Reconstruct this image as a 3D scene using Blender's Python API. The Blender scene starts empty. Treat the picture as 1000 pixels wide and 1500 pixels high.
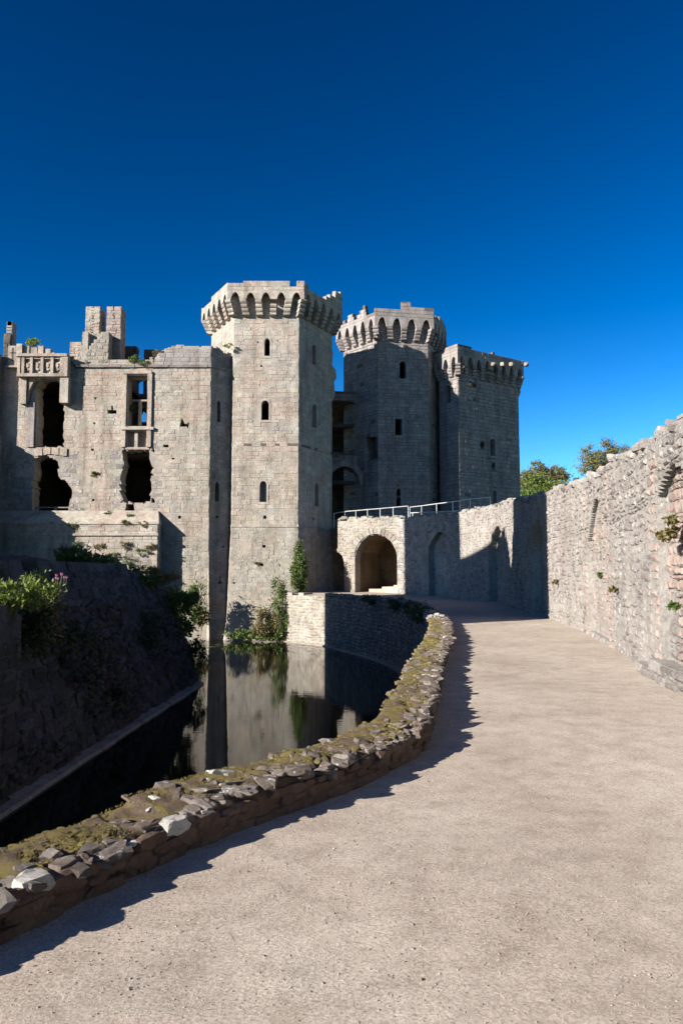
import bpy, math, random
import numpy as np
from mathutils import Vector, noise
random.seed(7)
C = bpy.context.scene
COL = C.collection
# ------------------------------------------------------------------ camera, sky, sun, exposure
FOC, HOR, EYE = 1100.0, 840.0, 1.6          # focal length in photo pixels, horizon row, eye height over the path
TH = math.atan((HOR - 750) / FOC)
cam = bpy.data.cameras.new('camera'); co = bpy.data.objects.new('camera', cam); COL.objects.link(co)
cam.sensor_fit = 'VERTICAL'; cam.sensor_height = 36; cam.lens = 36 * FOC / 1500
cam.clip_start = 0.05; cam.clip_end = 3000
co.location = (0, 0, EYE); co.rotation_euler = (math.pi / 2 + TH, 0, 0)
C.camera = co
C.render.resolution_x = 682; C.render.resolution_y = 1024
SAZ, SEL = math.radians(34.0), math.radians(22.5)     # sunlight travels this way over the ground; sun height
SD = Vector((math.cos(SAZ) * math.cos(SEL), math.sin(SAZ) * math.cos(SEL), -math.sin(SEL)))
w = bpy.data.worlds.new('World'); C.world = w; w.use_nodes = True
wn = w.node_tree.nodes; wl = w.node_tree.links
bg = wn['Background']; sky = wn.new('ShaderNodeTexSky'); sky.sky_type = 'NISHITA'; sky.sun_disc = False
sky.sun_elevation = SEL; sky.sun_rotation = math.atan2(-math.cos(SAZ), -math.sin(SAZ))
sky.altitude = 200; sky.air_density = 1.0; sky.dust_density = 0.0; sky.ozone_density = 3.0
gam = wn.new('ShaderNodeGamma'); gam.inputs[1].default_value = 1.9
hs = wn.new('ShaderNodeHueSaturation'); hs.inputs['Hue'].default_value = 0.497; hs.inputs['Saturation'].default_value = 1.13; hs.inputs['Value'].default_value = 0.29
wl.new(sky.outputs[0], gam.inputs[0]); wl.new(gam.outputs[0], hs.inputs['Color']); wl.new(hs.outputs[0], bg.inputs[0])
bg.inputs[1].default_value = 0.05
sl = bpy.data.lights.new('sun', 'SUN'); sl.energy = 5.0; sl.angle = math.radians(0.5); sl.color = (1.0, 0.94, 0.85)
so = bpy.data.objects.new('sun', sl); COL.objects.link(so); so.rotation_euler = SD.to_track_quat('-Z', 'Y').to_euler()
C.view_settings.view_transform = 'Standard'; C.view_settings.look = 'None'
C.view_settings.exposure = 1.25; C.view_settings.gamma = 1; C.view_settings.use_curve_mapping = False
C.render.engine = 'CYCLES'; C.cycles.max_bounces = 6; C.cycles.diffuse_bounces = 1

# ------------------------------------------------------------------ photo pixel -> place helpers
def ray(px, py):
    a, b = (px - 500) / FOC, (750 - py) / FOC
    return Vector((a, math.cos(TH) - b * math.sin(TH), math.sin(TH) + b * math.cos(TH)))
def W(px, py, Y):
    r = ray(px, py); t = Y / r.y
    return Vector((r.x * t, Y, EYE + r.z * t))
def G(px, py, z=0.0):
    r = ray(px, py); t = (z - EYE) / r.z
    return Vector((r.x * t, r.y * t, z))
def pix(p):
    x, y, z = p[0], p[1], p[2] - EYE
    d = y * math.cos(TH) + z * math.sin(TH)
    if d < 0.1: return (-9999, -9999, 0.1)
    return (500 + FOC * x / d, 750 - FOC * (z * math.cos(TH) - y * math.sin(TH)) / d, d)

# ------------------------------------------------------------------ materials
def nmat(name):
    m = bpy.data.materials.new(name); m.use_nodes = True
    n = m.node_tree.nodes; l = m.node_tree.links
    return m, n, l, n['Principled BSDF']
def N(n, t, **kw):
    o = n.new(t)
    for k, v in kw.items(): setattr(o, k, v)
    return o
def noise_node(n, l, vec, scale, detail=4, rough=.6):
    t = N(n, 'ShaderNodeTexNoise'); t.inputs['Scale'].default_value = scale
    t.inputs['Detail'].default_value = detail; t.inputs['Roughness'].default_value = rough
    l.new(vec, t.inputs['Vector']); return t.outputs['Fac']
def ramp(n, l, fac, stops, interp='LINEAR'):
    r = N(n, 'ShaderNodeValToRGB'); e = r.color_ramp.elements; r.color_ramp.interpolation = interp
    while len(e) < len(stops): e.new(0.5)
    for i, (p, c) in enumerate(stops):
        e[i].position = p; e[i].color = (c, c, c, 1) if isinstance(c, (int, float)) else (*c, 1)
    l.new(fac, r.inputs[0]); return r.outputs[0]
def mix(n, l, fac, a, b, blend='MIX'):
    m = N(n, 'ShaderNodeMix', data_type='RGBA', blend_type=blend)
    if isinstance(fac, (int, float)): m.inputs[0].default_value = fac
    else: l.new(fac, m.inputs[0])
    for s, i in ((a, 6), (b, 7)):
        if isinstance(s, tuple): m.inputs[i].default_value = (*s, 1)
        else: l.new(s, m.inputs[i])
    return m.outputs[2]
def stone_mat(name, cols, stain=(0.5, 0.47, 0.44), lichen=None, lich_amt=0.62, bump=0.5, scale=1.0, streak=0.5, moss=None, moss_lo=0.58, patch=None):
    m, n, l, b = nmat(name)
    g = N(n, 'ShaderNodeNewGeometry'); oi = N(n, 'ShaderNodeObjectInfo')
    ad = N(n, 'ShaderNodeMath', operation='ADD'); l.new(g.outputs['Random Per Island'], ad.inputs[0]); l.new(oi.outputs['Random'], ad.inputs[1])
    fr = N(n, 'ShaderNodeMath', operation='FRACT'); l.new(ad.outputs[0], fr.inputs[0])
    pos = g.outputs['Position']
    k = len(cols)
    base = ramp(n, l, fr.outputs[0], [(i / max(1, k - 1), c) for i, c in enumerate(cols)])
    base = mix(n, l, 0.2, base, tuple(sum(c[i] for c in cols) / k for i in range(3)))
    if patch:
        pf = ramp(n, l, noise_node(n, l, pos, 0.42, 5, .7), [(0.44, 0.0), (0.60, 0.9)])
        base = mix(n, l, pf, base, patch)
    if patch:
        pale = tuple(min(.6, sum(c[i] for c in cols) / k * 1.32) for i in range(3)); dk = tuple(sum(c[i] for c in cols) / k * .62 for i in range(3))
        base = mix(n, l, ramp(n, l, noise_node(n, l, pos, 2.3, 6, .75), [(0.52, 0.0), (0.66, 0.7)]), base, pale)
        of = N(n, 'ShaderNodeVectorMath', operation='ADD'); l.new(pos, of.inputs[0]); of.inputs[1].default_value = (31, 17, 5)
        base = mix(n, l, ramp(n, l, noise_node(n, l, of.outputs[0], 1.5, 6, .75), [(0.54, 0.0), (0.70, 0.7)]), base, dk)
    v = ramp(n, l, noise_node(n, l, pos, 1.1 * scale, 6, .7), [(0.3, (0.62, 0.6, 0.58)), (0.55, (1, 1, 1)), (0.75, (1.18, 1.15, 1.1))])
    base = mix(n, l, 0.8, base, v, 'MULTIPLY')
    v2 = ramp(n, l, noise_node(n, l, pos, 9 * scale, 6, .75), [(0.32, (0.55, 0.53, 0.52)), (0.52, (1, 1, 1)), (0.8, (1.22, 1.2, 1.18))])
    base = mix(n, l, 0.75, base, v2, 'MULTIPLY')
    mp = N(n, 'ShaderNodeMapping'); l.new(pos, mp.inputs[0]); mp.inputs['Scale'].default_value = (1.6, 1.6, 0.16)
    st = ramp(n, l, noise_node(n, l, mp.outputs[0], 1.0, 5, .65), [(0.48, 0.0), (0.72, 1.0)])
    sm = N(n, 'ShaderNodeMath', operation='MULTIPLY'); l.new(st, sm.inputs[0]); sm.inputs[1].default_value = streak
    base = mix(n, l, sm.outputs[0], base, stain, 'MULTIPLY')
    if lichen:
        lf = ramp(n, l, noise_node(n, l, pos, 5.5 * scale, 7, .72), [(lich_amt, 0.0), (lich_amt + .05, 0.85)])
        base = mix(n, l, lf, base, lichen)
    if moss:
        mf = ramp(n, l, noise_node(n, l, pos, 1.7 * scale, 6, .7), [(moss_lo, 0.0), (moss_lo + .07, 0.9)])
        base = mix(n, l, mf, base, moss)
    l.new(base, b.inputs['Base Color']); b.inputs['Roughness'].default_value = 0.9
    b.inputs['Specular IOR Level'].default_value = 0.2
    bf = noise_node(n, l, pos, 14 * scale, 8, .8)
    bp = N(n, 'ShaderNodeBump'); bp.inputs['Strength'].default_value = bump; bp.inputs['Distance'].default_value = 0.06 / scale
    l.new(bf, bp.inputs['Height']); l.new(bp.outputs[0], b.inputs['Normal'])
    return m
def leaf_mat(name, cols):
    m, n, l, b = nmat(name)
    g = N(n, 'ShaderNodeNewGeometry')
    c = ramp(n, l, g.outputs['Random Per Island'], [(i / max(1, len(cols) - 1), q) for i, q in enumerate(cols)])
    l.new(c, b.inputs['Base Color']); b.inputs['Roughness'].default_value = 0.65
    tr = N(n, 'ShaderNodeBsdfTranslucent'); l.new(c, tr.inputs[0])
    ms = N(n, 'ShaderNodeMixShader'); ms.inputs[0].default_value = 0.3
    l.new(b.outputs[0], ms.inputs[1]); l.new(tr.outputs[0], ms.inputs[2]); l.new(ms.outputs[0], n['Material Output'].inputs[0])
    return m
def flat_mat(name, c, rough=.8, metal=0, nz=None):
    m, n, l, b = nmat(name)
    g = N(n, 'ShaderNodeNewGeometry')
    v = ramp(n, l, noise_node(n, l, g.outputs['Position'], nz or 6, 5, .7), [(0.3, tuple(x * .6 for x in c)), (0.7, tuple(min(1, x * 1.25) for x in c))])
    l.new(v, b.inputs['Base Color']); b.inputs['Roughness'].default_value = rough; b.inputs['Metallic'].default_value = metal
    return m
M = {}
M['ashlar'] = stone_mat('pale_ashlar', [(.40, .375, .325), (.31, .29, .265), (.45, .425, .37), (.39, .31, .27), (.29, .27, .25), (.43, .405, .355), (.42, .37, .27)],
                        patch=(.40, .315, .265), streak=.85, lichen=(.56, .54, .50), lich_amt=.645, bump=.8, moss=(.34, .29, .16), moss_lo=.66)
M['ashlar_low'] = stone_mat('weathered_base_ashlar', [(.37, .355, .32), (.29, .275, .25), (.43, .41, .37), (.33, .29, .26), (.35, .33, .26)],
                            patch=(.33, .30, .24), streak=.8, lichen=(.62, .61, .57), lich_amt=.60, bump=.9, moss=(.22, .20, .10), moss_lo=.62)
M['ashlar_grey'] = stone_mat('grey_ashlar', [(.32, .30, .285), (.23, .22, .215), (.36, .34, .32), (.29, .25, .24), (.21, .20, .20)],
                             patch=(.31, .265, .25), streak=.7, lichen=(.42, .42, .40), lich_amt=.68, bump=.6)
M['mortar'] = stone_mat('lime_mortar', [(.37, .345, .30), (.33, .305, .27)], streak=.7, bump=.8, patch=(.36, .30, .25), lichen=(.5, .48, .44), lich_amt=.68)
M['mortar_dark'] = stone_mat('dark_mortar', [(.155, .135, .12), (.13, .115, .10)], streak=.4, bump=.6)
M['rubble'] = stone_mat('rubble_stone', [(.33, .30, .285), (.20, .18, .18), (.38, .345, .32), (.25, .215, .215), (.15, .14, .14), (.34, .27, .24), (.40, .38, .35)],
                        lichen=(.58, .565, .53), lich_amt=.575, streak=.35, bump=1.0, patch=(.36, .33, .30))
M['rubble_mortar'] = stone_mat('rubble_mortar', [(.42, .39, .355), (.36, .335, .31)], streak=.3, bump=1.0, lichen=(.6, .58, .54), lich_amt=.62)
M['rubble_pale'] = stone_mat('pale_rubble', [(.36, .325, .275), (.26, .235, .20), (.40, .37, .32), (.23, .205, .18), (.33, .285, .235)],
                             lichen=(.6, .58, .5), lich_amt=.66, streak=.4, bump=.9, moss=(.20, .20, .07), moss_lo=.68)
M['brick'] = stone_mat('pink_brick_stone', [(.36, .26, .225), (.40, .30, .26), (.31, .235, .21), (.42, .355, .31), (.36, .30, .27)],
                       lichen=(.58, .53, .47), lich_amt=.64, bump=.8, streak=.3)
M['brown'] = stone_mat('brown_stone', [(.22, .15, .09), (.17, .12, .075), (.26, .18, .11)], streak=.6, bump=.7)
M['dark'] = stone_mat('dark_stone', [(.12, .10, .09), (.09, .08, .07), (.15, .12, .10)], streak=.5, bump=.7)  # near-black brown stone for floors, inner walls, stubs and small bars
M['bank'] = stone_mat('shaded_bank_stone', [(.11, .105, .105), (.065, .062, .062), (.15, .14, .145), (.085, .08, .07)], lichen=(.26, .26, .27), lich_amt=.63,
                      bump=1.0, moss=(.035, .05, .018), moss_lo=.55)  # stone colours darkened so the bank reads as deep shade
M['cap'] = stone_mat('parapet_stone', [(.22, .18, .15), (.14, .115, .10), (.28, .245, .215), (.18, .13, .10), (.10, .085, .075)],
                     lichen=(.56, .55, .52), lich_amt=.595, bump=1.0, scale=3.2, streak=.2, moss=(.24, .195, .06), moss_lo=.66)
M['cap_pale'] = stone_mat('pale_lichen_stone', [(.62, .60, .55), (.52, .49, .44)], bump=.9, scale=3.2, streak=.3, lichen=(.36, .31, .26), lich_amt=.64)
M['moss'] = stone_mat('mossy_parapet_core', [(.17, .12, .085), (.14, .10, .075)], bump=1.6, scale=4.0, streak=.2,
                      lichen=(.40, .36, .32), lich_amt=.67, moss=(.21, .165, .055), moss_lo=.46)
M['moss_tuft'] = stone_mat('moss_cushion', [(.21, .17, .055), (.27, .22, .07), (.15, .12, .045), (.20, .145, .075), (.28, .24, .10)], bump=1.6, scale=5, streak=.2)
M['redearth'] = stone_mat('parapet_core_face', [(.19, .125, .09), (.15, .10, .075), (.23, .16, .12)], bump=1.2, scale=3, streak=.3, lichen=(.34, .28, .23), lich_amt=.68)
M['grass'] = flat_mat('lawn_grass', (.055, .085, .022), nz=2)
M['earth'] = flat_mat('moat_bed_earth', (.05, .045, .035), nz=1)
M['metal'] = flat_mat('galvanised_rail', (.55, .55, .54), .4, .3, nz=8)
M['bark'] = flat_mat('tree_bark', (.10, .08, .06), nz=9)
M['stem'] = flat_mat('plant_stem', (.12, .11, .05), nz=9)
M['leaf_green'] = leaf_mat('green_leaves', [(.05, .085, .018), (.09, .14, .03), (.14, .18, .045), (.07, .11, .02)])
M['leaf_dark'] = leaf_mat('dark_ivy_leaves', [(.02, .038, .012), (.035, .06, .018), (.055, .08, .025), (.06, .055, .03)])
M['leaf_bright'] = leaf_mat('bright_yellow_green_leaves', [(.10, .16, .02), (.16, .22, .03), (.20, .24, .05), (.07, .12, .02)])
M['leaf_dry'] = leaf_mat('dry_olive_leaves', [(.16, .13, .05), (.22, .17, .07), (.11, .12, .035), (.20, .12, .06)])
M['leaf_tree'] = leaf_mat('turning_tree_leaves', [(.14, .16, .045), (.21, .19, .07), (.25, .20, .075), (.16, .19, .05), (.22, .15, .07), (.11, .13, .04)])
M['leaf_tree2'] = leaf_mat('bright_hedge_leaves', [(.11, .16, .02), (.15, .20, .03), (.08, .12, .02)])
M['flower'] = flat_mat('pink_petals', (.30, .10, .20))
M['lily'] = flat_mat('lily_pad', (.08, .12, .03), .4)

m, n, l, b = nmat('gravel_path')      # pale beige rolled gravel with damp and trodden patches
g = N(n, 'ShaderNodeNewGeometry'); pos = g.outputs['Position']
c1 = ramp(n, l, noise_node(n, l, pos, .55, 5, .6), [(0.3, (.355, .295, .242)), (0.5, (.43, .365, .305)), (0.72, (.485, .425, .36))])
c2 = ramp(n, l, noise_node(n, l, pos, 4, 6, .7), [(0.3, (.72, .69, .66)), (0.52, (1, 1, 1)), (0.72, (1.14, 1.13, 1.12))])
c3 = ramp(n, l, noise_node(n, l, pos, 70, 5, .8), [(0.28, (.35, .33, .32)), (0.45, (.95, .95, .95)), (0.7, (1.35, 1.34, 1.33))])
vo = N(n, 'ShaderNodeTexVoronoi'); vo.inputs['Scale'].default_value = 95; l.new(pos, vo.inputs['Vector'])
c4 = ramp(n, l, vo.outputs['Color'], [(0.0, (.55, .53, .51)), (0.5, (1, 1, 1)), (1.0, (1.3, 1.28, 1.25))])
cc = mix(n, l, .8, c1, c2, 'MULTIPLY'); cc = mix(n, l, .7, cc, c3, 'MULTIPLY'); cc = mix(n, l, .6, cc, c4, 'MULTIPLY')
wf = ramp(n, l, noise_node(n, l, pos, .8, 2, .4), [(.735, 0.0), (.76, .6)])
cc = mix(n, l, wf, cc, (.60, .57, .52))
l.new(cc, b.inputs['Base Color']); b.inputs['Roughness'].default_value = .95; b.inputs['Specular IOR Level'].default_value = .15
bp = N(n, 'ShaderNodeBump'); bp.inputs['Strength'].default_value = .8; bp.inputs['Distance'].default_value = .008
l.new(noise_node(n, l, pos, 60, 6, .8), bp.inputs['Height'])
bp2 = N(n, 'ShaderNodeBump'); bp2.inputs['Strength'].default_value = .5; bp2.inputs['Distance'].default_value = .03
l.new(noise_node(n, l, pos, 2.2, 5, .6), bp2.inputs['Height']); l.new(bp.outputs[0], bp2.inputs['Normal']); l.new(bp2.outputs[0], b.inputs['Normal'])
M['gravel'] = m
M['pebble'] = stone_mat('pebble_stone', [(.36, .30, .25), (.22, .18, .15), (.44, .38, .32), (.30, .24, .19)], bump=.4, scale=6, streak=.1)

m, n, l, b = nmat('moat_water')
b.inputs['Base Color'].default_value = (.006, .007, .004, 1); b.inputs['Roughness'].default_value = .03; b.inputs['IOR'].default_value = 1.33
g = N(n, 'ShaderNodeNewGeometry'); mp = N(n, 'ShaderNodeMapping'); l.new(g.outputs['Position'], mp.inputs[0]); mp.inputs['Scale'].default_value = (1.2, 2.6, 1)
bp = N(n, 'ShaderNodeBump'); bp.inputs['Strength'].default_value = .10; bp.inputs['Distance'].default_value = .02
l.new(noise_node(n, l, mp.outputs[0], 1.7, 3, .5), bp.inputs['Height']); l.new(bp.outputs[0], b.inputs['Normal'])
M['water'] = m
m, n, l, b = nmat('leaded_glass')
b.inputs['Base Color'].default_value = (.10, .12, .15, 1); b.inputs['Roughness'].default_value = .18
M['glass'] = m

# ------------------------------------------------------------------ object helpers
def mesh_obj(name, verts, faces, mat, parent=None, smooth=False, origin=None):
    me = bpy.data.meshes.new(name)
    o = bpy.data.objects.new(name, me)
    base = Vector(parent.matrix_basis.translation) if parent and parent.parent is None else (Vector(parent['wo']) if parent else Vector((0, 0, 0)))
    og = Vector(origin) if origin is not None else base
    me.from_pydata([(v[0] - og[0], v[1] - og[1], v[2] - og[2]) for v in verts], [], faces)
    if mat: me.materials.append(M[mat])
    if smooth: me.polygons.foreach_set('use_smooth', [True] * len(me.polygons))
    o.location = og - base
    COL.objects.link(o)
    if parent: o.parent = parent; o['wo'] = tuple(og)
    return o
def thing(name, label, cat, loc, group=None):
    o = bpy.data.objects.new(name, None); COL.objects.link(o); o.location = loc; o.matrix_basis.translation = Vector(loc)
    o['label'] = label; o['category'] = cat; o.empty_display_size = .3
    if group: o['group'] = group
    return o
def tag(o, label, cat, group=None):
    o['label'] = label; o['category'] = cat
    if group: o['group'] = group
    return o
class MB:
    def __init__(s): s.v = []; s.f = []
    def add(s, vs, fs):
        k = len(s.v); s.v += [tuple(v) for v in vs]; s.f += [tuple(i + k for i in f) for f in fs]; return s
    def hexa(s, p):      # p: 4 bottom then 4 top / 4 back then 4 front
        return s.add(p, [(0, 3, 2, 1), (4, 5, 6, 7), (0, 1, 5, 4), (1, 2, 6, 5), (2, 3, 7, 6), (3, 0, 4, 7)])
    def box(s, x0, y0, z0, x1, y1, z1):
        return s.hexa([(x0, y0, z0), (x1, y0, z0), (x1, y1, z0), (x0, y1, z0), (x0, y0, z1), (x1, y0, z1), (x1, y1, z1), (x0, y1, z1)])
    def tube(s, a, b, r0, r1=None, n=6):
        a = Vector(a); b = Vector(b); r1 = r0 if r1 is None else r1
        d = (b - a).normalized(); u = d.orthogonal().normalized(); v = d.cross(u)
        ps = [a + (u * math.cos(q) + v * math.sin(q)) * r0 for q in [2 * math.pi * i / n for i in range(n)]]
        ps += [b + (u * math.cos(q) + v * math.sin(q)) * r1 for q in [2 * math.pi * i / n for i in range(n)]]
        return s.add(ps, [(i, (i + 1) % n, n + (i + 1) % n, n + i) for i in range(n)] + [tuple(range(n))[::-1], tuple(range(n, 2 * n))])
    def build(s, name, mat, parent=None, smooth=False, stuff=False):
        o = mesh_obj(name, s.v, s.f, mat, parent, smooth)
        if stuff: o['kind'] = 'stuff'
        return o
def rock_shape(r, sx, sy, sz, rot=None, jag=.28):
    # squared-off angular boulder, 26 points -> box with cut corners
    vs = []
    for i in (-1, 0, 1):
        for j in (-1, 0, 1):
            for k in (-1, 0, 1):
                if i == j == k == 0: continue
                q = Vector((i, j, k)); m_ = abs(i) + abs(j) + abs(k)
                q *= {1: 1.0, 2: .90, 3: .76}[m_]
                q = Vector((q.x * (1 + r.uniform(-jag, jag)), q.y * (1 + r.uniform(-jag, jag)), q.z * (1 + r.uniform(-jag, jag) * .8)))
                vs.append((q.x * sx * .5, q.y * sy * .5, q.z * sz * .5))
    return vs
import bmesh
def hull(vs):
    bm = bmesh.new()
    for v in vs: bm.verts.new(v)
    res = bmesh.ops.convex_hull(bm, input=bm.verts)
    for g_ in res['geom_interior']:
        if isinstance(g_, bmesh.types.BMVert) and g_.is_valid: bm.verts.remove(g_)
    for v_ in [v_ for v_ in bm.verts if not v_.link_faces]: bm.verts.remove(v_)
    bm.verts.index_update()
    out = ([tuple(v.co) for v in bm.verts], [tuple(v.index for v in f.verts) for f in bm.faces])
    bm.free(); return out
ROCKS = []
_r = random.Random(3)
for _ in range(24):
    ROCKS.append(hull([v for i, v in enumerate(rock_shape(_r, 1, 1, 1, jag=.17)) if _r.random() < .85]))
def roughen(vs, fs, amp, seed):
    # split every face once and break the surface up, for stones seen close to
    bm = bmesh.new(); bv = [bm.verts.new(v) for v in vs]
    for f_ in fs: bm.faces.new([bv[i] for i in f_])
    bmesh.ops.triangulate(bm, faces=bm.faces[:])
    bmesh.ops.subdivide_edges(bm, edges=bm.edges[:], cuts=1, use_grid_fill=True)
    for v in bm.verts:
        q = v.co * 16; n_ = noise.noise_vector(Vector((q.x, q.y, q.z + seed)))
        v.co += n_ * amp
    bmesh.ops.triangulate(bm, faces=bm.faces[:])
    bm.verts.index_update(); out = ([tuple(v.co) for v in bm.verts], [tuple(v.index for v in f.verts) for f in bm.faces]); bm.free(); return out
def place_rock(k, c, ax, ay, az, tilt, r):
    vs, fs = ROCKS[k % len(ROCKS)]
    ca, sa = math.cos(tilt[2]), math.sin(tilt[2]); out = []
    for v in vs:
        x, y, z = v[0] * ax, v[1] * ay, v[2] * az
        z += x * tilt[0] + y * tilt[1]
        out.append((c[0] + x * ca - y * sa, c[1] + x * sa + y * ca, c[2] + z))
    return out, fs

# ------------------------------------------------------------------ masonry: walls laid stone by stone
class Face:      # straight face, A -> B is left to right seen from outside
    def __init__(s, A, B, off=None):
        s.A = Vector((A[0], A[1])); s.B = Vector((B[0], B[1])); d = s.B - s.A; s.L = d.length; s.d = d / s.L
        s.n = Vector((s.d.y, -s.d.x)); s.off = off or (lambda z: 0.0)
    def P(s, u, z, o=0.0):
        o = o + s.off(z); return (s.A.x + s.d.x * u + s.n.x * o, s.A.y + s.d.y * u + s.n.y * o, z)
    def hit(s, px, py, o=0.0):
        r = ray(px, py); A = s.A + s.n * o
        t = (A.x * s.n.x + A.y * s.n.y) / (r.x * s.n.x + r.y * s.n.y)
        x, y = r.x * t, r.y * t
        return ((x - s.A.x) * s.d.x + (y - s.A.y) * s.d.y, EYE + r.z * t)
class Curve:
    def __init__(s, pts, off=None, step=.5):
        # Catmull-Rom resample
        P_ = [Vector(p) for p in pts]; P_ = [P_[0] * 2 - P_[1]] + P_ + [P_[-1] * 2 - P_[-2]]
        out = []
        for i in range(1, len(P_) - 2):
            k = max(2, int((P_[i + 1] - P_[i]).length / step))
            for j in range(k):
                t = j / k; a, b_, c_, d_ = P_[i - 1], P_[i], P_[i + 1], P_[i + 2]
                out.append(.5 * ((2 * b_) + (c_ - a) * t + (2 * a - 5 * b_ + 4 * c_ - d_) * t * t + (3 * b_ - a - 3 * c_ + d_) * t ** 3))
        out.append(P_[-2]); s.p = out
        s.s = [0]
        for i in range(1, len(out)): s.s.append(s.s[-1] + (out[i] - out[i - 1]).length)
        s.L = s.s[-1]; s.off = off or (lambda z: 0.0)
        s.nn = []
        for i in range(len(out)):
            d = (out[min(i + 1, len(out) - 1)] - out[max(i - 1, 0)]).normalized(); s.nn.append(Vector((d.y, -d.x)))
        s.sa = np.array(s.s)
    def at(s, u):
        i = int(np.searchsorted(s.sa, u)) - 1; i = max(0, min(len(s.p) - 2, i))
        t = (u - s.s[i]) / (s.s[i + 1] - s.s[i])
        return s.p[i] + (s.p[i + 1] - s.p[i]) * t, (s.nn[i] + (s.nn[i + 1] - s.nn[i]) * max(0, min(1, t))).normalized()
    def P(s, u, z, o=0.0):
        p, n_ = s.at(u); o = o + s.off(z); return (p.x + n_.x * o, p.y + n_.y * o, z)
    def hit(s, px, py):
        best = None
        for i in range(len(s.p) - 1):
            f = Face(s.p[i], s.p[i + 1])
            try: u, z = f.hit(px, py)
            except ZeroDivisionError: continue
            if -.02 <= u <= f.L + .02:
                y = s.p[i].y + f.d.y * u
                if y > 0 and (best is None or y < best[2]): best = (s.s[i] + u, z, y)
        if best is None:
            k = min(range(len(s.p)), key=lambda i: abs(pix((s.p[i].x, s.p[i].y, 1.5))[0] - px))
            return (s.s[k], EYE + ray(px, py).z * s.p[k].y / ray(px, py).y)
        return best[:2]
def scan(poly, z):
    xs = []
    for i in range(len(poly)):
        (u0, z0), (u1, z1) = poly[i], poly[(i + 1) % len(poly)]
        if (z0 <= z) != (z1 <= z): xs.append(u0 + (z - z0) / (z1 - z0) * (u1 - u0))
    xs.sort(); return [(xs[i], xs[i + 1]) for i in range(0, len(xs) - 1, 2)]
def subtract(iv, cut):
    out = []
    for a, b_ in iv:
        segs = [(a, b_)]
        for c, d in cut:
            nx = []
            for s0, s1 in segs:
                if d <= s0 or c >= s1: nx.append((s0, s1)); continue
                if c > s0: nx.append((s0, c))
                if d < s1: nx.append((d, s1))
            segs = nx
        out += segs
    return out
def inter(a, b_):
    out = []
    for s0, s1 in a:
        for t0, t1 in b_:
            lo, hi = max(s0, t0), min(s1, t1)
            if hi > lo: out.append((lo, hi))
    return out
def arch_poly(u0, u1, z0, z1, rise, pointed=True, k=6):
    c = (u0 + u1) / 2; a = (u1 - u0) / 2; pts = [(u0, z0), (u1, z0), (u1, z1 - rise)]
    for i in range(1, k):
        t = i / k; uu = u1 - a * t
        pts.append((uu, z1 - rise + rise * (math.sin(math.pi / 2 * t) if not pointed else math.sqrt(max(0, 1 - (1 - t) ** 2)) ** .9)))
    pts.append((c, z1))
    for i in range(k - 1, 0, -1):
        t = i / k; uu = u0 + a * t
        pts.append((uu, z1 - rise + rise * (math.sin(math.pi / 2 * t) if not pointed else math.sqrt(max(0, 1 - (1 - t) ** 2)) ** .9)))
    pts.append((u0, z1 - rise)); return pts
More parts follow.
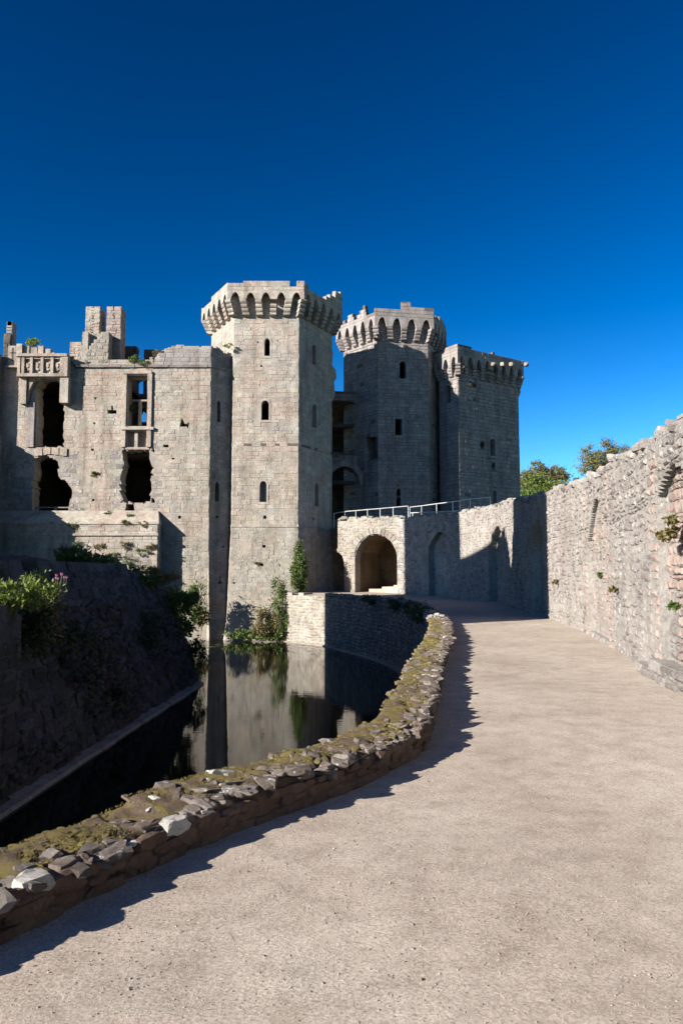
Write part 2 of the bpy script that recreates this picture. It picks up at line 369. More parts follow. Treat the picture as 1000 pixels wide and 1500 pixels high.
def masonry(root, face, outline, holes=(), h=.3, ln=(.4, .85), proud=(.0, .022), joint=.022, thick=1.0, mat='ashlar', core='mortar', seed=1,
            rough=0.0, corner=0.0, limit=300, minpx=8.5, name='stone', build_core=True, missing=0.0, zones=None, sub=3, hj=.25, core_o=-.006, core_name='wall_core', kids=True, bank=None, wave=0.0):
    r = random.Random(seed)
    if wave:
        base_face = face
        class Wv:
            L = base_face.L; off = base_face.off
            def P(s, u, z, o=0.0): return base_face.P(u, z + wave * noise.noise(Vector((u * .8, z * 1.2, seed))) + wave * .5 * noise.noise(Vector((u * 2.9, z * 2.5, seed + 9))), o)
        wf_ = Wv()
    else: wf_ = None
    zs = [p[1] for p in outline]; z0, z1 = min(zs), max(zs)
    def ivs(z, grow=0.0):
        k = max(0, face.off(z)) * corner
        iv = scan(outline, z)
        if corner: iv = [(a - k if abs(a) < .35 else a, b_ + k if abs(b_ - face.L) < .35 else b_) for a, b_ in iv]
        for hp in holes: iv = subtract(iv, scan(hp, z))
        return iv
    cm = MB(); blocks = []
    z = z0; 
    while z < z1 - .02:
        hh = h * r.uniform(1 - hj, 1 + hj); zt = min(z + hh, z1)
        if z1 - zt < h * .4: zt = z1
        if build_core:
            for q in range(sub):
                a0 = z + (zt - z) * q / sub; a1 = z + (zt - z) * (q + 1) / sub
                for (s0, s1) in ivs((a0 + a1) / 2):
                    k = max(1, int((s1 - s0) / 1.2)) if isinstance(face, Curve) else 1
                    for i in range(k):
                        x0 = s0 + (s1 - s0) * i / k; x1 = s0 + (s1 - s0) * (i + 1) / k
                        cm.hexa([face.P(x0, a0, core_o), face.P(x1, a0, core_o), face.P(x1, a0, -thick), face.P(x0, a0, -thick),
                                 face.P(x0, a1, core_o), face.P(x1, a1, core_o), face.P(x1, a1, -thick), face.P(x0, a1, -thick)])
        e = (zt - z) * .12
        iv = inter(inter(ivs(z + e), ivs((z + zt) / 2)), ivs(zt - e))
        for (s0, s1) in iv:
            u = s0
            while u < s1 - .03:
                lw = r.uniform(*ln); ue = u + lw
                if s1 - ue < ln[0] * .55: ue = s1
                if r.random() >= missing:
                    blocks.append((u, ue, z, zt))
                u = ue
        z = zt
    core_face = face
    if wf_: face = wf_
    geo = []
    for (u0, u1, a0, a1) in blocks:
        j = joint / 2; pr = r.uniform(*proud); bv = min(.014 + rough * .05, (u1 - u0) * .2)
        uu0, uu1, b0, b1 = u0 + j, u1 - j, a0 + j, a1 - j
        if uu1 - uu0 < .02 or b1 - b0 < .02: continue
        def J(): return r.uniform(-rough, rough) * (a1 - a0)
        bk = [face.P(uu0, b0, -.10), face.P(uu1, b0, -.10), face.P(uu1, b1, -.10), face.P(uu0, b1, -.10)]
        md = [face.P(uu0 + J() * .5, b0 + J() * .4, pr - .012 - rough * .05), face.P(uu1 + J() * .5, b0 + J() * .4, pr - .012 - rough * .05), face.P(uu1 + J() * .5, b1 + J() * .4, pr - .012 - rough * .05), face.P(uu0 + J() * .5, b1 + J() * .4, pr - .012 - rough * .05)]
        tx = r.uniform(-1, 1) * rough * .05; tz = r.uniform(-1, 1) * rough * .05
        fr = [face.P(uu0 + bv + abs(J()) * .6, b0 + bv + abs(J()) * .5, pr - tx - tz), face.P(uu1 - bv - abs(J()) * .6, b0 + bv + abs(J()) * .5, pr + tx - tz),
              face.P(uu1 - bv - abs(J()) * .6, b1 - bv - abs(J()) * .5, pr + tx + tz), face.P(uu0 + bv + abs(J()) * .6, b1 - bv - abs(J()) * .5, pr - tx + tz)]
        vs = bk + md + fr
        fs = [(3, 2, 1, 0), (8, 9, 10, 11)] + [(i, (i + 1) % 4, 4 + (i + 1) % 4, 4 + i) for i in range(4)] + [(4 + i, 4 + (i + 1) % 4, 8 + (i + 1) % 4, 8 + i) for i in range(4)]
        c = [(fr[0][k] + fr[2][k]) / 2 for k in range(3)]
        px, py, d = pix(c); w_ = abs(pix(fr[0])[0] - pix(fr[1])[0]); hh_ = abs(pix(fr[0])[1] - pix(fr[3])[1])
        vis = -10 < px < 1010 and -10 < py < 1510
        mt = mat
        if zones:
            for zf, zm in zones:
                if zf((u0 + u1) / 2, (a0 + a1) / 2, r): mt = zm; break
        geo.append((max(w_, hh_) if vis else 0, w_ * hh_ if vis else 0, vs, fs, c, mt))
    if kids:
        big = sorted([i for i in range(len(geo)) if geo[i][0] >= minpx], key=lambda i: -geo[i][1])[:limit]
    else: big = []
    bs = set(big); rest = {}
    for i, gk in enumerate(geo):
        if i in bs: mesh_obj(name, gk[2], gk[3], gk[5], root, origin=gk[4])
        elif bank is not None: bank.setdefault(gk[5], MB()).add(gk[2], gk[3])
        else: rest.setdefault(gk[5], MB()).add(gk[2], gk[3])
    flush(root, rest, name)
    if build_core and cm.v: cm.build(core_name, core, root)
    return len(bs)
def flush(root, rest, name='stone'):
    if not rest: return
    keys = list(rest); v = []; f = []; mi = []
    for k, key in enumerate(keys):
        b0 = len(v); v += rest[key].v; f += [tuple(i + b0 for i in q) for q in rest[key].f]; mi += [k] * len(rest[key].f)
    o = mesh_obj(name + 'work', v, f, None, root); o['kind'] = 'stuff'
    for key in keys: o.data.materials.append(M[key])
    o.data.polygons.foreach_set('material_index', mi)
def frame_ring(root, face, poly, w_=.14, proud=.045, deep=.35, mat='ashlar', name='window_frame', close=True):
    # dressed band that follows an opening's outline
    cu = sum(p[0] for p in poly) / len(poly); cz = sum(p[1] for p in poly) / len(poly)
    us = [p[0] for p in poly]; zs = [p[1] for p in poly]; hw = (max(us) - min(us)) / 2; hz = (max(zs) - min(zs)) / 2
    mu, mz = (max(us) + min(us)) / 2, (max(zs) + min(zs)) / 2
    out = [(mu + (u - mu) * (1 + w_ / hw), mz + (z - mz) * (1 + w_ / hz)) for u, z in poly]
    inn = [(mu + (u - mu) * (1 - .03 / hw), mz + (z - mz) * (1 - .03 / hz)) for u, z in poly]
    m_ = MB(); k = len(poly)
    for i in range(k):
        j = (i + 1) % k
        m_.hexa([face.P(*inn[i], -deep), face.P(*inn[j], -deep), face.P(*out[j], -.03), face.P(*out[i], -.03),
                 face.P(*inn[i], proud), face.P(*inn[j], proud), face.P(*out[j], proud), face.P(*out[i], proud)])
    return m_.build(name, mat, root)
def slab_poly(root, pts, z0, z1, mat, name, kind=None):
    k = len(pts); v = [(p[0], p[1], z0) for p in pts] + [(p[0], p[1], z1) for p in pts]
    f = [tuple(range(k))[::-1], tuple(range(k, 2 * k))] + [(i, (i + 1) % k, k + (i + 1) % k, k + i) for i in range(k)]
    o = mesh_obj(name, v, f, mat, root)
    if kind: o['kind'] = kind
    return o
def prism_on(face, poly, o0, o1, mb):     # polygon in (u,z), pushed from depth o0 to o1
    k = len(poly); v = [face.P(u, z, o0) for u, z in poly] + [face.P(u, z, o1) for u, z in poly]
    mb.add(v, [tuple(range(k))[::-1], tuple(range(k, 2 * k))] + [(i, (i + 1) % k, k + (i + 1) % k, k + i) for i in range(k)]); return mb

# ------------------------------------------------------------------ plants
def foliage(root, c, rad, count, leaf, mat, seed, name='foliage', clumps=14, up=.0, blade=False, flat=1.0, stems=True):
    r = random.Random(seed); v = []; f = []
    cs = []
    for i in range(clumps):
        q = Vector((r.gauss(0, 1), r.gauss(0, 1), r.gauss(0, 1))).normalized() * r.uniform(.25, .95) ** .6
        cs.append((c[0] + q.x * rad[0], c[1] + q.y * rad[1], c[2] + q.z * rad[2], r.uniform(.22, .42)))
    for i in range(count):
        a = r.choice(cs); s = a[3]
        p = Vector((a[0] + r.gauss(0, .5) * s * rad[0], a[1] + r.gauss(0, .5) * s * rad[1], a[2] + r.gauss(0, .5) * s * rad[2]))
        d1 = Vector((r.gauss(0, 1), r.gauss(0, 1), r.gauss(0, 1) * (1 if not blade else .5) + up)).normalized()
        d2 = d1.orthogonal().normalized(); d2.rotate(__import__('mathutils').Quaternion(d1, r.uniform(0, 6.3)))
        L = leaf * r.uniform(.6, 1.4); ww = L * (.16 if blade else .34)
        k = len(v)
        v += [tuple(p), tuple(p + d1 * L * .5 + d2 * ww), tuple(p + d1 * L), tuple(p + d1 * L * .5 - d2 * ww)]
        f.append((k, k + 1, k + 2, k + 3))
    mesh_obj(name, v, f, mat, root)
    if stems:
        m_ = MB(); b0 = (c[0], c[1], c[2] - rad[2] * 1.02)
        for a in cs[:7]: m_.tube(b0, a[:3], .012 * max(1, rad[2]), .004 * max(1, rad[2]), 4)
        m_.build('stem', 'stem', root)
def plant(name, label, cat, c, rad, count, leaf, mat, seed, group=None, **kw):
    t = thing(name, label, cat, (c[0], c[1], c[2] - rad[2]), group)
    foliage(t, c, rad, count, leaf, mat, seed, **kw); return t

WZ = -3.15       # water level
# ================================================================== THE SETTING
def struct(o): o['kind'] = 'structure'; return o
o = struct(mesh_obj('ground', [(-1500, -300, -4.4), (1500, -300, -4.4), (1500, 2500, -4.4), (-1500, 2500, -4.4)], [(0, 1, 2, 3)], 'earth'))
lawn = MB(); lawn.box(10.5, -60, -4.3, 900, 2000, -.25); lawn.box(-900, 76, -4.3, 10.4, 2000, -.3); lawn.box(-900, -60, -4.3, -40, 75.9, -.35)
struct(lawn.build('lawn', 'grass'))
o = struct(mesh_obj('moat_water', [(-39, -30, WZ), (10, -30, WZ), (10, 75, WZ), (-39, 75, WZ)], [(0, 1, 2, 3)], 'water'))

# right boundary wall line, and the path's left edge
WALL = Curve([(5.6, -6), (5.1, 3), (4.75, 8), (4.72, 10.35), (5.05, 12.4), (6.05, 17.6), (6.75, 21.5), (7.25, 26.3), (7.85, 33), (8.1, 40), (7.3, 46.5), (5.9, 51), (4.0, 54.3)])
# as seen from outside we want the normal to face the path (left): reverse so that left-to-right order holds
WALLF = Curve([tuple(p) for p in WALL.p[::-1]])
EDGE_OUT = Curve([(-3.3, 1.2), (-1.78, 3.87), (-1.27, 4.77), (-.31, 6.05), (.02, 6.62), (.20, 6.98), (.33, 7.45), (.70, 9.6), (1.12, 12.3), (1.95, 17.2), (2.6, 22.3), (2.95, 28), (2.95, 34), (2.2, 40.5), (-1.1, 49.8)], step=.25)
PW = .5
def zp(x, y): 
    t = max(0, min(1, (y - 48) / 9)); return .32 * t * t * (3 - 2 * t)
# path surface: strips between the parapet and the wall
rows = []
ys = list(np.concatenate([np.linspace(-6, 10, 60), np.linspace(10.4, 49.8, 60)]))
def x_at(curve, y):
    p = curve.p
    for i in range(len(p) - 1):
        a, b_ = p[i], p[i + 1]
        if (a.y - y) * (b_.y - y) <= 0 and abs(a.y - b_.y) > 1e-6: return a.x + (b_.x - a.x) * (y - a.y) / (b_.y - a.y)
    e = p[0] if abs(p[0].y - y) < abs(p[-1].y - y) else p[-1]
    return e.x
v = []; f = []; K = 26
for y in ys:
    xl = x_at(EDGE_OUT, y) + .15 if y > 1.2 else -3.3 - (1.2 - y) * 1.5; xr = x_at(WALLF, y) + .3
    for k in range(K + 1):
        x = xl + (xr - xl) * k / K
        zz = zp(x, y) + (noise.noise(Vector((x * .35, y * .35, 0))) * .03 + noise.noise(Vector((x * 1.7, y * 1.7, 3))) * .008 if y > 0 else 0)
        v.append((x, y, zz))
for i in range(len(ys) - 1):
    for k in range(K):
        a = i * (K + 1) + k; f.append((a, a + 1, a + K + 2, a + K + 1))
# landing in front of the bridge arch
last = (len(ys) - 1) * (K + 1); b0 = len(v)
v += [(-4.1, 53.3, .24), (-4.1, 66, .45), (12, 66, .45), (12, 52, .3)]
fan = [last + k for k in range(K + 1)]
f.append(tuple([b0] + fan[:9])); f.append(tuple([b0, fan[8], b0 + 1])); f.append(tuple([b0 + 1] + fan[8:18])); f.append(tuple([b0 + 1, fan[17], b0 + 2])); f.append(tuple([b0 + 2] + fan[17:])); f.append((b0 + 2, fan[-1], b0 + 3))
path = struct(mesh_obj('path', v, f, 'gravel', smooth=True))
# loose pebbles on the gravel
r = random.Random(5); pm = MB()
GRIT = [hull([v for v in rock_shape(_r, 1, 1, 1, jag=.25) if _r.random() < .4]) for _ in range(12)]
for i in range(12000):
    y = 1.9 + (r.random() ** 1.9) * 11; xl = x_at(EDGE_OUT, y) + PW + .05; xr = min(x_at(WALLF, y), .5 * y + .6)
    if xr < xl: continue
    x = r.uniform(xl, xr); s = r.choice([.0025, .003, .003, .004, .004, .005]) * (1 + r.random() * .5)
    if r.random() < .012: s = r.uniform(.007, .012)
    zz = noise.noise(Vector((x * .35, y * .35, 0))) * .03 + noise.noise(Vector((x * 1.7, y * 1.7, 3))) * .008
    gv, gf = GRIT[i % 12]; k1, k2, a9 = s * r.uniform(.8, 1.7), s * r.uniform(.8, 1.7), r.uniform(0, 6); c9, s9 = math.cos(a9), math.sin(a9)
    pm.add([(x + q[0] * k1 * c9 - q[1] * k2 * s9, y + q[0] * k1 * s9 + q[1] * k2 * c9, zz + s * .2 + q[2] * s) for q in gv], gf)
pm.build('loose_gravel', 'pebble', stuff=True)

# ================================================================== BOUNDARY WALL (right)
bw = thing('boundary_wall', 'long ruined rubble wall with brick lined niches curving along the right of the gravel path', 'wall', (5, 10, 0))
top_px = [(1000, 608), (993, 609), (981, 621), (962, 632), (942, 650), (925, 659), (912, 664), (900, 671), (889, 680), (878, 689), (877, 699), (860, 703), (841, 708), (825, 713), (808, 718), (803, 721), (785, 727), (770, 733), (753, 731), (740, 736), (720, 741), (700, 745), (672, 750), (640, 753), (610, 757), (590, 760)]
tp = [WALLF.hit(*p) for p in top_px]; tp.sort()
LW = WALLF.L
ol = [(0, -.4), (LW, -.4), (LW, 4.2)] + [(min(LW - .5, tp[-1][0] + 7), 4.3), (tp[-1][0] + 2.5, 4.0)] + tp[::-1] + [(0, tp[0][1])]
def wniche(pl, pr, ytop, yb, rise):
    a = WALLF.hit(pl, ytop + 10); b_ = WALLF.hit(pr, ytop + 10); zt = (a[1] + b_[1]) / 2 + .25
    return arch_poly(a[0], b_[0], .0, zt, rise, False)
niches = []
for (pl, pr, zt) in ((627, 659, 4.35), (715, 738, 4.1), (776, 796, 3.7), (859, 888, 3.45)):
    a = WALLF.hit(pl, 800)[0]; b_ = WALLF.hit(pr, 800)[0]
    if b_ < a: a, b_ = b_, a
    niches.append(arch_poly(a, b_, .12, zt, (b_ - a) * .3, False))
a = WALLF.hit(962, 800)[0]; niches.append(arch_poly(a, a + 1.9, .18, 3.15, .35, False))
niches.append(arch_poly(a + 5.2, a + 7.1, .18, 3.15, .35, False))
def nz(u, z, r):     # dressed brick jambs beside the niches, crumbling
    for q in niches:
        us = [p[0] for p in q]; zt = max(p[1] for p in q)
        if z < zt + .35 and (min(us) - .38 - r.random() * .25 < u < min(us) + .02 or max(us) - .02 < u < max(us) + .38 + r.random() * .25): return True
    return False
masonry(bw, WALLF, ol, niches, h=.135, ln=(.10, .34), proud=(-.015, .03), joint=.026, thick=1.1, mat='rubble', core='rubble_mortar', seed=11, rough=.24, wave=.09,
        zones=[(nz, 'brick')], hj=.4, missing=.05, limit=300, minpx=9, core_o=-.012, sub=3)
# niche backs, one shallow dressed lining each
for i, q in enumerate(niches):
    us = [p[0] for p in q]; u0, u1 = min(us), max(us); zt = max(p[1] for p in q)
    class Sub:
        pass
    dn = -.14 if i >= 3 else -.42
    fc = Curve([(WALLF.P(u, 0, dn)[0], WALLF.P(u, 0, dn)[1]) for u in np.linspace(u0 - .1, u1 + .1, 5)])
    nb = thing('x', '', '', (0, 0, 0)) if False else None
    rt = mesh_obj('niche', [fc.P(.0, .0, -.3), fc.P(fc.L, .0, -.3), fc.P(fc.L, zt + .1, -.3), fc.P(0, zt + .1, -.3)], [(0, 1, 2, 3)], 'brick', bw)
    masonry(rt, fc, [(0, .02), (fc.L, .02), (fc.L, zt + .05), (0, zt + .05)], h=.125, hj=.45, ln=(.12, .36), proud=(-.02, .025), joint=.02, thick=.25, mat='brick', core='rubble_mortar',
            seed=50 + i, rough=.25, zones=[(lambda u, z, r: i < 3 and abs(u - fc.L * .55) < .45 and .5 < z < 2.6 and r.random() < .8, 'cap_pale'), (lambda u, z, r: noise.noise(Vector((u * 1.3, z * .8, i * 5))) > .22, 'rubble')], wave=.06, limit=60, minpx=9, name='brick', sub=1, core_name='niche_core')
# footing ledge at the near right
fm = MB(); r = random.Random(9); ff = {}
lf = Curve([tuple(WALLF.P(u, 0, .16)[:2]) for u in np.linspace(a - 1.2, a + 9, 20)])
masonry(bw, lf, [(0, -.05), (lf.L, -.05), (lf.L, .28), (1.4, .26), (0, .05)], h=.15, ln=(.25, .6), proud=(0, .05), joint=.02, thick=.4, mat='rubble', core='rubble_mortar', seed=77, rough=.35, limit=40, sub=1, core_name='footing')
# jagged cope stones along the broken top
r = random.Random(21); copes = MB(); cnt = 0
for i in range(430):
    u = tp[0][0] + (tp[-1][0] + 1.5 - tp[0][0]) * i / 430 + r.uniform(-.05, .05)
    zt = np.interp(u, [p[0] for p in tp], [p[1] for p in tp])
    o_ = r.choice([-.08, -.25, -.5, -.8]); s = r.uniform(.12, .34)
    c = WALLF.P(max(.01, min(LW - .01, u)), zt + r.uniform(-.08, .07), o_)
    vs, fs = place_rock(i, c, s * r.uniform(.8, 1.4), s, s * r.uniform(.45, .8), (r.uniform(-.3, .3), r.uniform(-.3, .3), r.uniform(0, 6)), r)
    if c[1] < 16 and s > .2 and cnt < 60:
        mesh_obj('cope_stone', vs, fs, 'rubble', bw, origin=c); cnt += 1
    else: copes.add(vs, fs)
copes.build('cope_rubble', 'rubble', bw, stuff=True)

# ================================================================== PARAPET beside the path
pa = thing('parapet_wall', 'low crumbling stone kerb wall with yellow moss between the path and the moat', 'wall', (0.5, 7, 0))
# lumpy core from the path side, over the top and down the moat side
us = list(np.concatenate([np.arange(.2, 8, .035), np.arange(8, 26, .09)]))
kend = [u for u in us if EDGE_OUT.at(u)[0].y < 23.1]
us = kend
prof = [(-PW, -.12), (-PW, .02), (-PW + .01, .08), (-PW + .0, .13), (-PW + .03, .18), (-PW + .07, .205), (-PW + .13, .215), (-PW + .19, .22), (-PW + .26, .22), (-PW + .33, .225), (-PW + .39, .23), (-PW + .45, .225), (-.02, .20), (.02, .12), (.01, 0), (.0, -.4), (.0, -1.2)]
def ph(u):   # parapet height grows a little with distance
    return 1.0 + .0 * u
v = []; f = []; np_ = len(prof)
for u in us:
    for k, (o_, z_) in enumerate(prof):
        sc = .92 if u < 4 else 1.08
        x, y, _ = EDGE_OUT.P(u, 0, -o_)
        nz_ = noise.noise(Vector((x * 3, y * 3, z_ * 3))); nf = noise.noise(Vector((x * 11, y * 11, z_ * 9)))
        amp = .045 if 3 < k < 13 else .018; nf = nf + .7 * noise.noise(Vector((x * 27, y * 27, z_ * 20)))
        x2, y2, _ = EDGE_OUT.P(u, 0, -o_ + (nz_ * .03 + nf * .02 if k > 0 else 0))
        v.append((x2, y2, z_ * sc + (nz_ * amp + nf * .024 if 2 < k < 14 else 0)))
for i in range(len(us) - 1):
    for k in range(np_ - 1):
        a_ = i * np_ + k; f.append((a_, a_ + 1, a_ + np_ + 1, a_ + np_))
f.append(tuple(range(len(v) - np_, len(v))))
core = mesh_obj('rubble_core', v, f, 'moss', pa, smooth=True)
core.data.materials.append(M['redearth'])
for p_ in core.data.polygons:
    k = p_.index % (np_ - 1)
    if k < 4 or k > 13: p_.material_index = 1
# stones bedded on the top and set in the path side
r = random.Random(31); rocks = []
ulist = kend[-1]
u = .2
while u < ulist:
    x, y, _ = EDGE_OUT.P(u, 0, 0)
    far = max(0, (y - 7) / 16)
    for o_ in (-.48, -.43, -.36, -.29, -.21, -.13, -.05):
        mz_ = noise.noise(Vector((u * .9, o_ * 3, 4.2)))
        if r.random() < (.62 if o_ > -.25 else (.40 if o_ > -.33 else .12)) + mz_ * .7: continue
        s = r.uniform(.035, .105) * (1 + far * .5) * (1.2 if o_ < -.4 else 1)
        if r.random() < .10: s *= 1.6
        if u < 4.2: s *= .72
        xx_, yy_, _ = EDGE_OUT.P(u, 0, -o_)
        nzz = noise.noise(Vector((xx_ * 3, yy_ * 3, .66)))
        c = EDGE_OUT.P(min(EDGE_OUT.L - .1, max(.01, u + r.uniform(-.05, .05))), .212 * (.92 if u < 4 else 1.08) + nzz * .045 + r.uniform(-.026, .006), -o_ + r.uniform(-.03, .03))
        rocks.append((c, s * r.uniform(1.0, 2.0), s * r.uniform(.7, 1.2), s * r.uniform(.3, .55), (r.uniform(-.3, .3), r.uniform(-.3, .3), r.uniform(0, 3.1)), 'cap_pale' if r.random() < .035 else 'cap'))
    if r.random() < .9:
        for z_ in (.03, .10, .155):
            if r.random() < .3: continue
            s = r.uniform(.08, .2) * (1 + far * .3)
            c = EDGE_OUT.P(min(EDGE_OUT.L - .1, max(.01, u + r.uniform(-.07, .07))), z_ + r.uniform(-.01, .01), PW - .01 + r.uniform(-.012, .008))
            d = EDGE_OUT.at(u)[1]; ang = math.atan2(d.y, d.x) + math.pi / 2
            rocks.append((c, s * 1.3, .07, s * .5, (0, 0, ang + r.uniform(-.15, .15)), 'redearth'))
    u += .062 + far * .06
for (px, py, w_, hh_, m_) in ((252, 1203, .21, .085, 'cap_pale'), (230, 1184, .15, .07, 'cap_pale'), (48, 1287, .20, .085, 'cap_pale'), (35, 1270, .12, .05, 'cap_pale'), (131, 1240, .19, .06, 'cap'), (434, 1128, .16, .06, 'cap_pale'), (360, 1133, .13, .05, 'cap_pale'), (165, 1232, .14, .06, 'cap'), (95, 1262, .18, .06, 'cap'), (300, 1185, .14, .05, 'cap_pale')):
    c = G(px, py, .205); w_ *= .85; rocks.append(((c.x, c.y, .185), w_, w_ * .7, hh_, (r.uniform(-.1, .1), .05, r.uniform(.5, 1.3)), m_))
meta = sorted(range(len(rocks)), key=lambda i: -(rocks[i][1] * rocks[i][3] / (max(1.5, rocks[i][0][1]) ** 2)) if pix(rocks[i][0])[0] > -20 and pix(rocks[i][0])[1] < 1520 else 0)
bigs = set(meta[:300]); rest = {}
for i, (c, a_, b_, h_, t_, m_) in enumerate(rocks):
    vs, fs = place_rock(i * 7, c, a_, b_, h_, t_, r)
    if c[1] < 9 and m_ != 'redearth': vs, fs = roughen(vs, fs, .10 * h_ + .05 * b_, i)
    if i in bigs: mesh_obj('stone', vs, fs, m_, pa, origin=c)
    else: rest.setdefault(m_, MB()).add(vs, fs)
flush(pa, rest)
# moss fuzz
r = random.Random(8); v = []; f = []
for i in range(70000):
    u = .4 + (r.random() ** 1.4) * (ulist - .6); o_ = r.uniform(-.44, -.01)
    x, y, _ = EDGE_OUT.P(u, 0, -o_)
    if noise.noise(Vector((x * 1.9, y * 1.9, 7.0))) + (o_ + .25) * .9 < .03: continue
    nzz = noise.noise(Vector((x * 3, y * 3, .66))) ; z_ = .222 * (.92 if u < 4 else 1.08) + nzz * .045 + .002
    s = r.uniform(.004, .010) * (1 + max(0, y - 6) / 10); a_ = r.uniform(0, 6.3); k = len(v)
    v += [(x - math.cos(a_) * s * .5, y - math.sin(a_) * s * .5, z_ - .004), (x + math.cos(a_) * s * .5, y + math.sin(a_) * s * .5, z_ - .004), (x + r.uniform(-.6, .6) * s, y + r.uniform(-.6, .6) * s, z_ + s * 1.1)]
    f.append((k, k + 1, k + 2))
for i in range(5200):     # little cushions
    u = .4 + (r.random() ** 1.3) * (ulist - .6); o_ = r.uniform(-.45, -.01)
    x, y, _ = EDGE_OUT.P(u, 0, -o_)
    if noise.noise(Vector((x * 1.9, y * 1.9, 7.0))) + (o_ + .25) * .9 + .5 * noise.noise(Vector((x * 9, y * 9, 2.0))) < .0: continue
    nzz = noise.noise(Vector((x * 3, y * 3, .66))); z_ = .218 * (.92 if u < 4 else 1.08) + nzz * .045
    s = r.uniform(.018, .045) * (1 + max(0, y - 6) / 12)
    vs, fs = place_rock(i, (x, y, z_), s * r.uniform(1, 1.6), s, s * .55, (0, 0, i), r)
    k = len(v); v += vs; f += [tuple(q + k for q in g_) for g_ in fs]
o = mesh_obj('moss', v, f, 'moss_tuft', pa); o['kind'] = 'stuff'

# ================================================================== MOAT RETAINING WALL (right bank of the moat, under the parapet)
mw = thing('moat_wall', 'shaded rubble retaining wall dropping from the path kerb to the dark moat water', 'wall', (2, 40, WZ))
mc = Curve([tuple(p) for p in EDGE_OUT.p[::-1]])
# mc runs far -> near; its outside faces the moat
kfar = [s for s, p in zip(mc.s, mc.p) if p.y > 22.9][-1]
r = random.Random(4)
topz = [(u, .22 + .10 * noise.noise(Vector((u * 1.3, 0, 0))) + r.uniform(-.04, .04)) for u in np.arange(0, kfar, .45)]
masonry(mw, mc, [(0, WZ - .5), (kfar, WZ - .5), (kfar, .2)] + topz[::-1], h=.2, ln=(.2, .5), proud=(-.01, .04), joint=.03, thick=.5, mat='rubble', core='mortar_dark', seed=5, rough=.38, wave=.12, minpx=9, sub=1)
masonry(mw, mc, [(kfar, WZ - .5), (mc.L, WZ - .5), (mc.L, -.15), (kfar, -.15)], h=.3, ln=(.3, .7), thick=.4, mat='rubble', core='mortar_dark', seed=6, rough=.28, sub=1, kids=False, core_name='lower_core')
r = random.Random(41); cm_ = MB()
for i in range(420):
    u = r.uniform(.1, kfar); zt_ = np.interp(u, [q[0] for q in topz], [q[1] for q in topz]); s_ = r.uniform(.12, .32)
    vs, fs = place_rock(i, mc.P(u, zt_ + r.uniform(-.04, .05), -r.uniform(.02, .45)), s_ * 1.3, s_, s_ * .5, (r.uniform(-.3, .3), r.uniform(-.3, .3), i), r); cm_.add(vs, fs)
cm_.build('cope_rubble', 'rubble', mw, stuff=True)
A2, B2 = (-4.1, 53.3), (-1.1, 49.8)
lw = thing('landing_wall', 'pale sunlit rubble wall block rising from the water below the tower ivy', 'wall', (-2.6, 51.5, WZ))
f2 = Face(A2, B2)
masonry(lw, f2, [(0, WZ - .5), (f2.L, WZ - .5), (f2.L, .12), (3.2, .10), (2.2, .2), (1.2, .17), (0, .28)], h=.19, ln=(.2, .5), proud=(-.01, .035), joint=.03, thick=.8, mat='rubble_pale', core='mortar', seed=8, rough=.38, wave=.10, limit=300, minpx=6, sub=1)
f2b = Face((-4.1, 60), A2)
masonry(lw, f2b, [(0, WZ - .5), (f2b.L, WZ - .5), (f2b.L, .25), (0, .3)], h=.25, ln=(.3, .6), thick=.5, mat='rubble_pale', core='mortar', seed=9, rough=.25, kids=False, core_name='return_core', sub=1)
km = MB()
for (fa, u0, u1) in ((f2, -.05, f2.L + .03),):
    km.hexa([fa.P(u0, WZ - .3, -.05), fa.P(u1, WZ - .3, -.05), fa.P(u1, WZ - .3, .12), fa.P(u0, WZ - .3, .12), fa.P(u0, WZ + .08, -.05), fa.P(u1, WZ + .08, -.05), fa.P(u1, WZ + .05, .12), fa.P(u0, WZ + .05, .12)])
km.build('water_kerb', 'mortar', lw)
km = MB()
for i in range(46):
    u0, u1 = i * .5, i * .5 + .495
    km.hexa([mc.P(u0, WZ - .3, -.05), mc.P(u1, WZ - .3, -.05), mc.P(u1, WZ - .3, .16), mc.P(u0, WZ - .3, .16), mc.P(u0, WZ + .10, -.05), mc.P(u1, WZ + .10, -.05), mc.P(u1, WZ + .06, .16), mc.P(u0, WZ + .06, .16)])
km.build('water_kerb', 'mortar', mw)

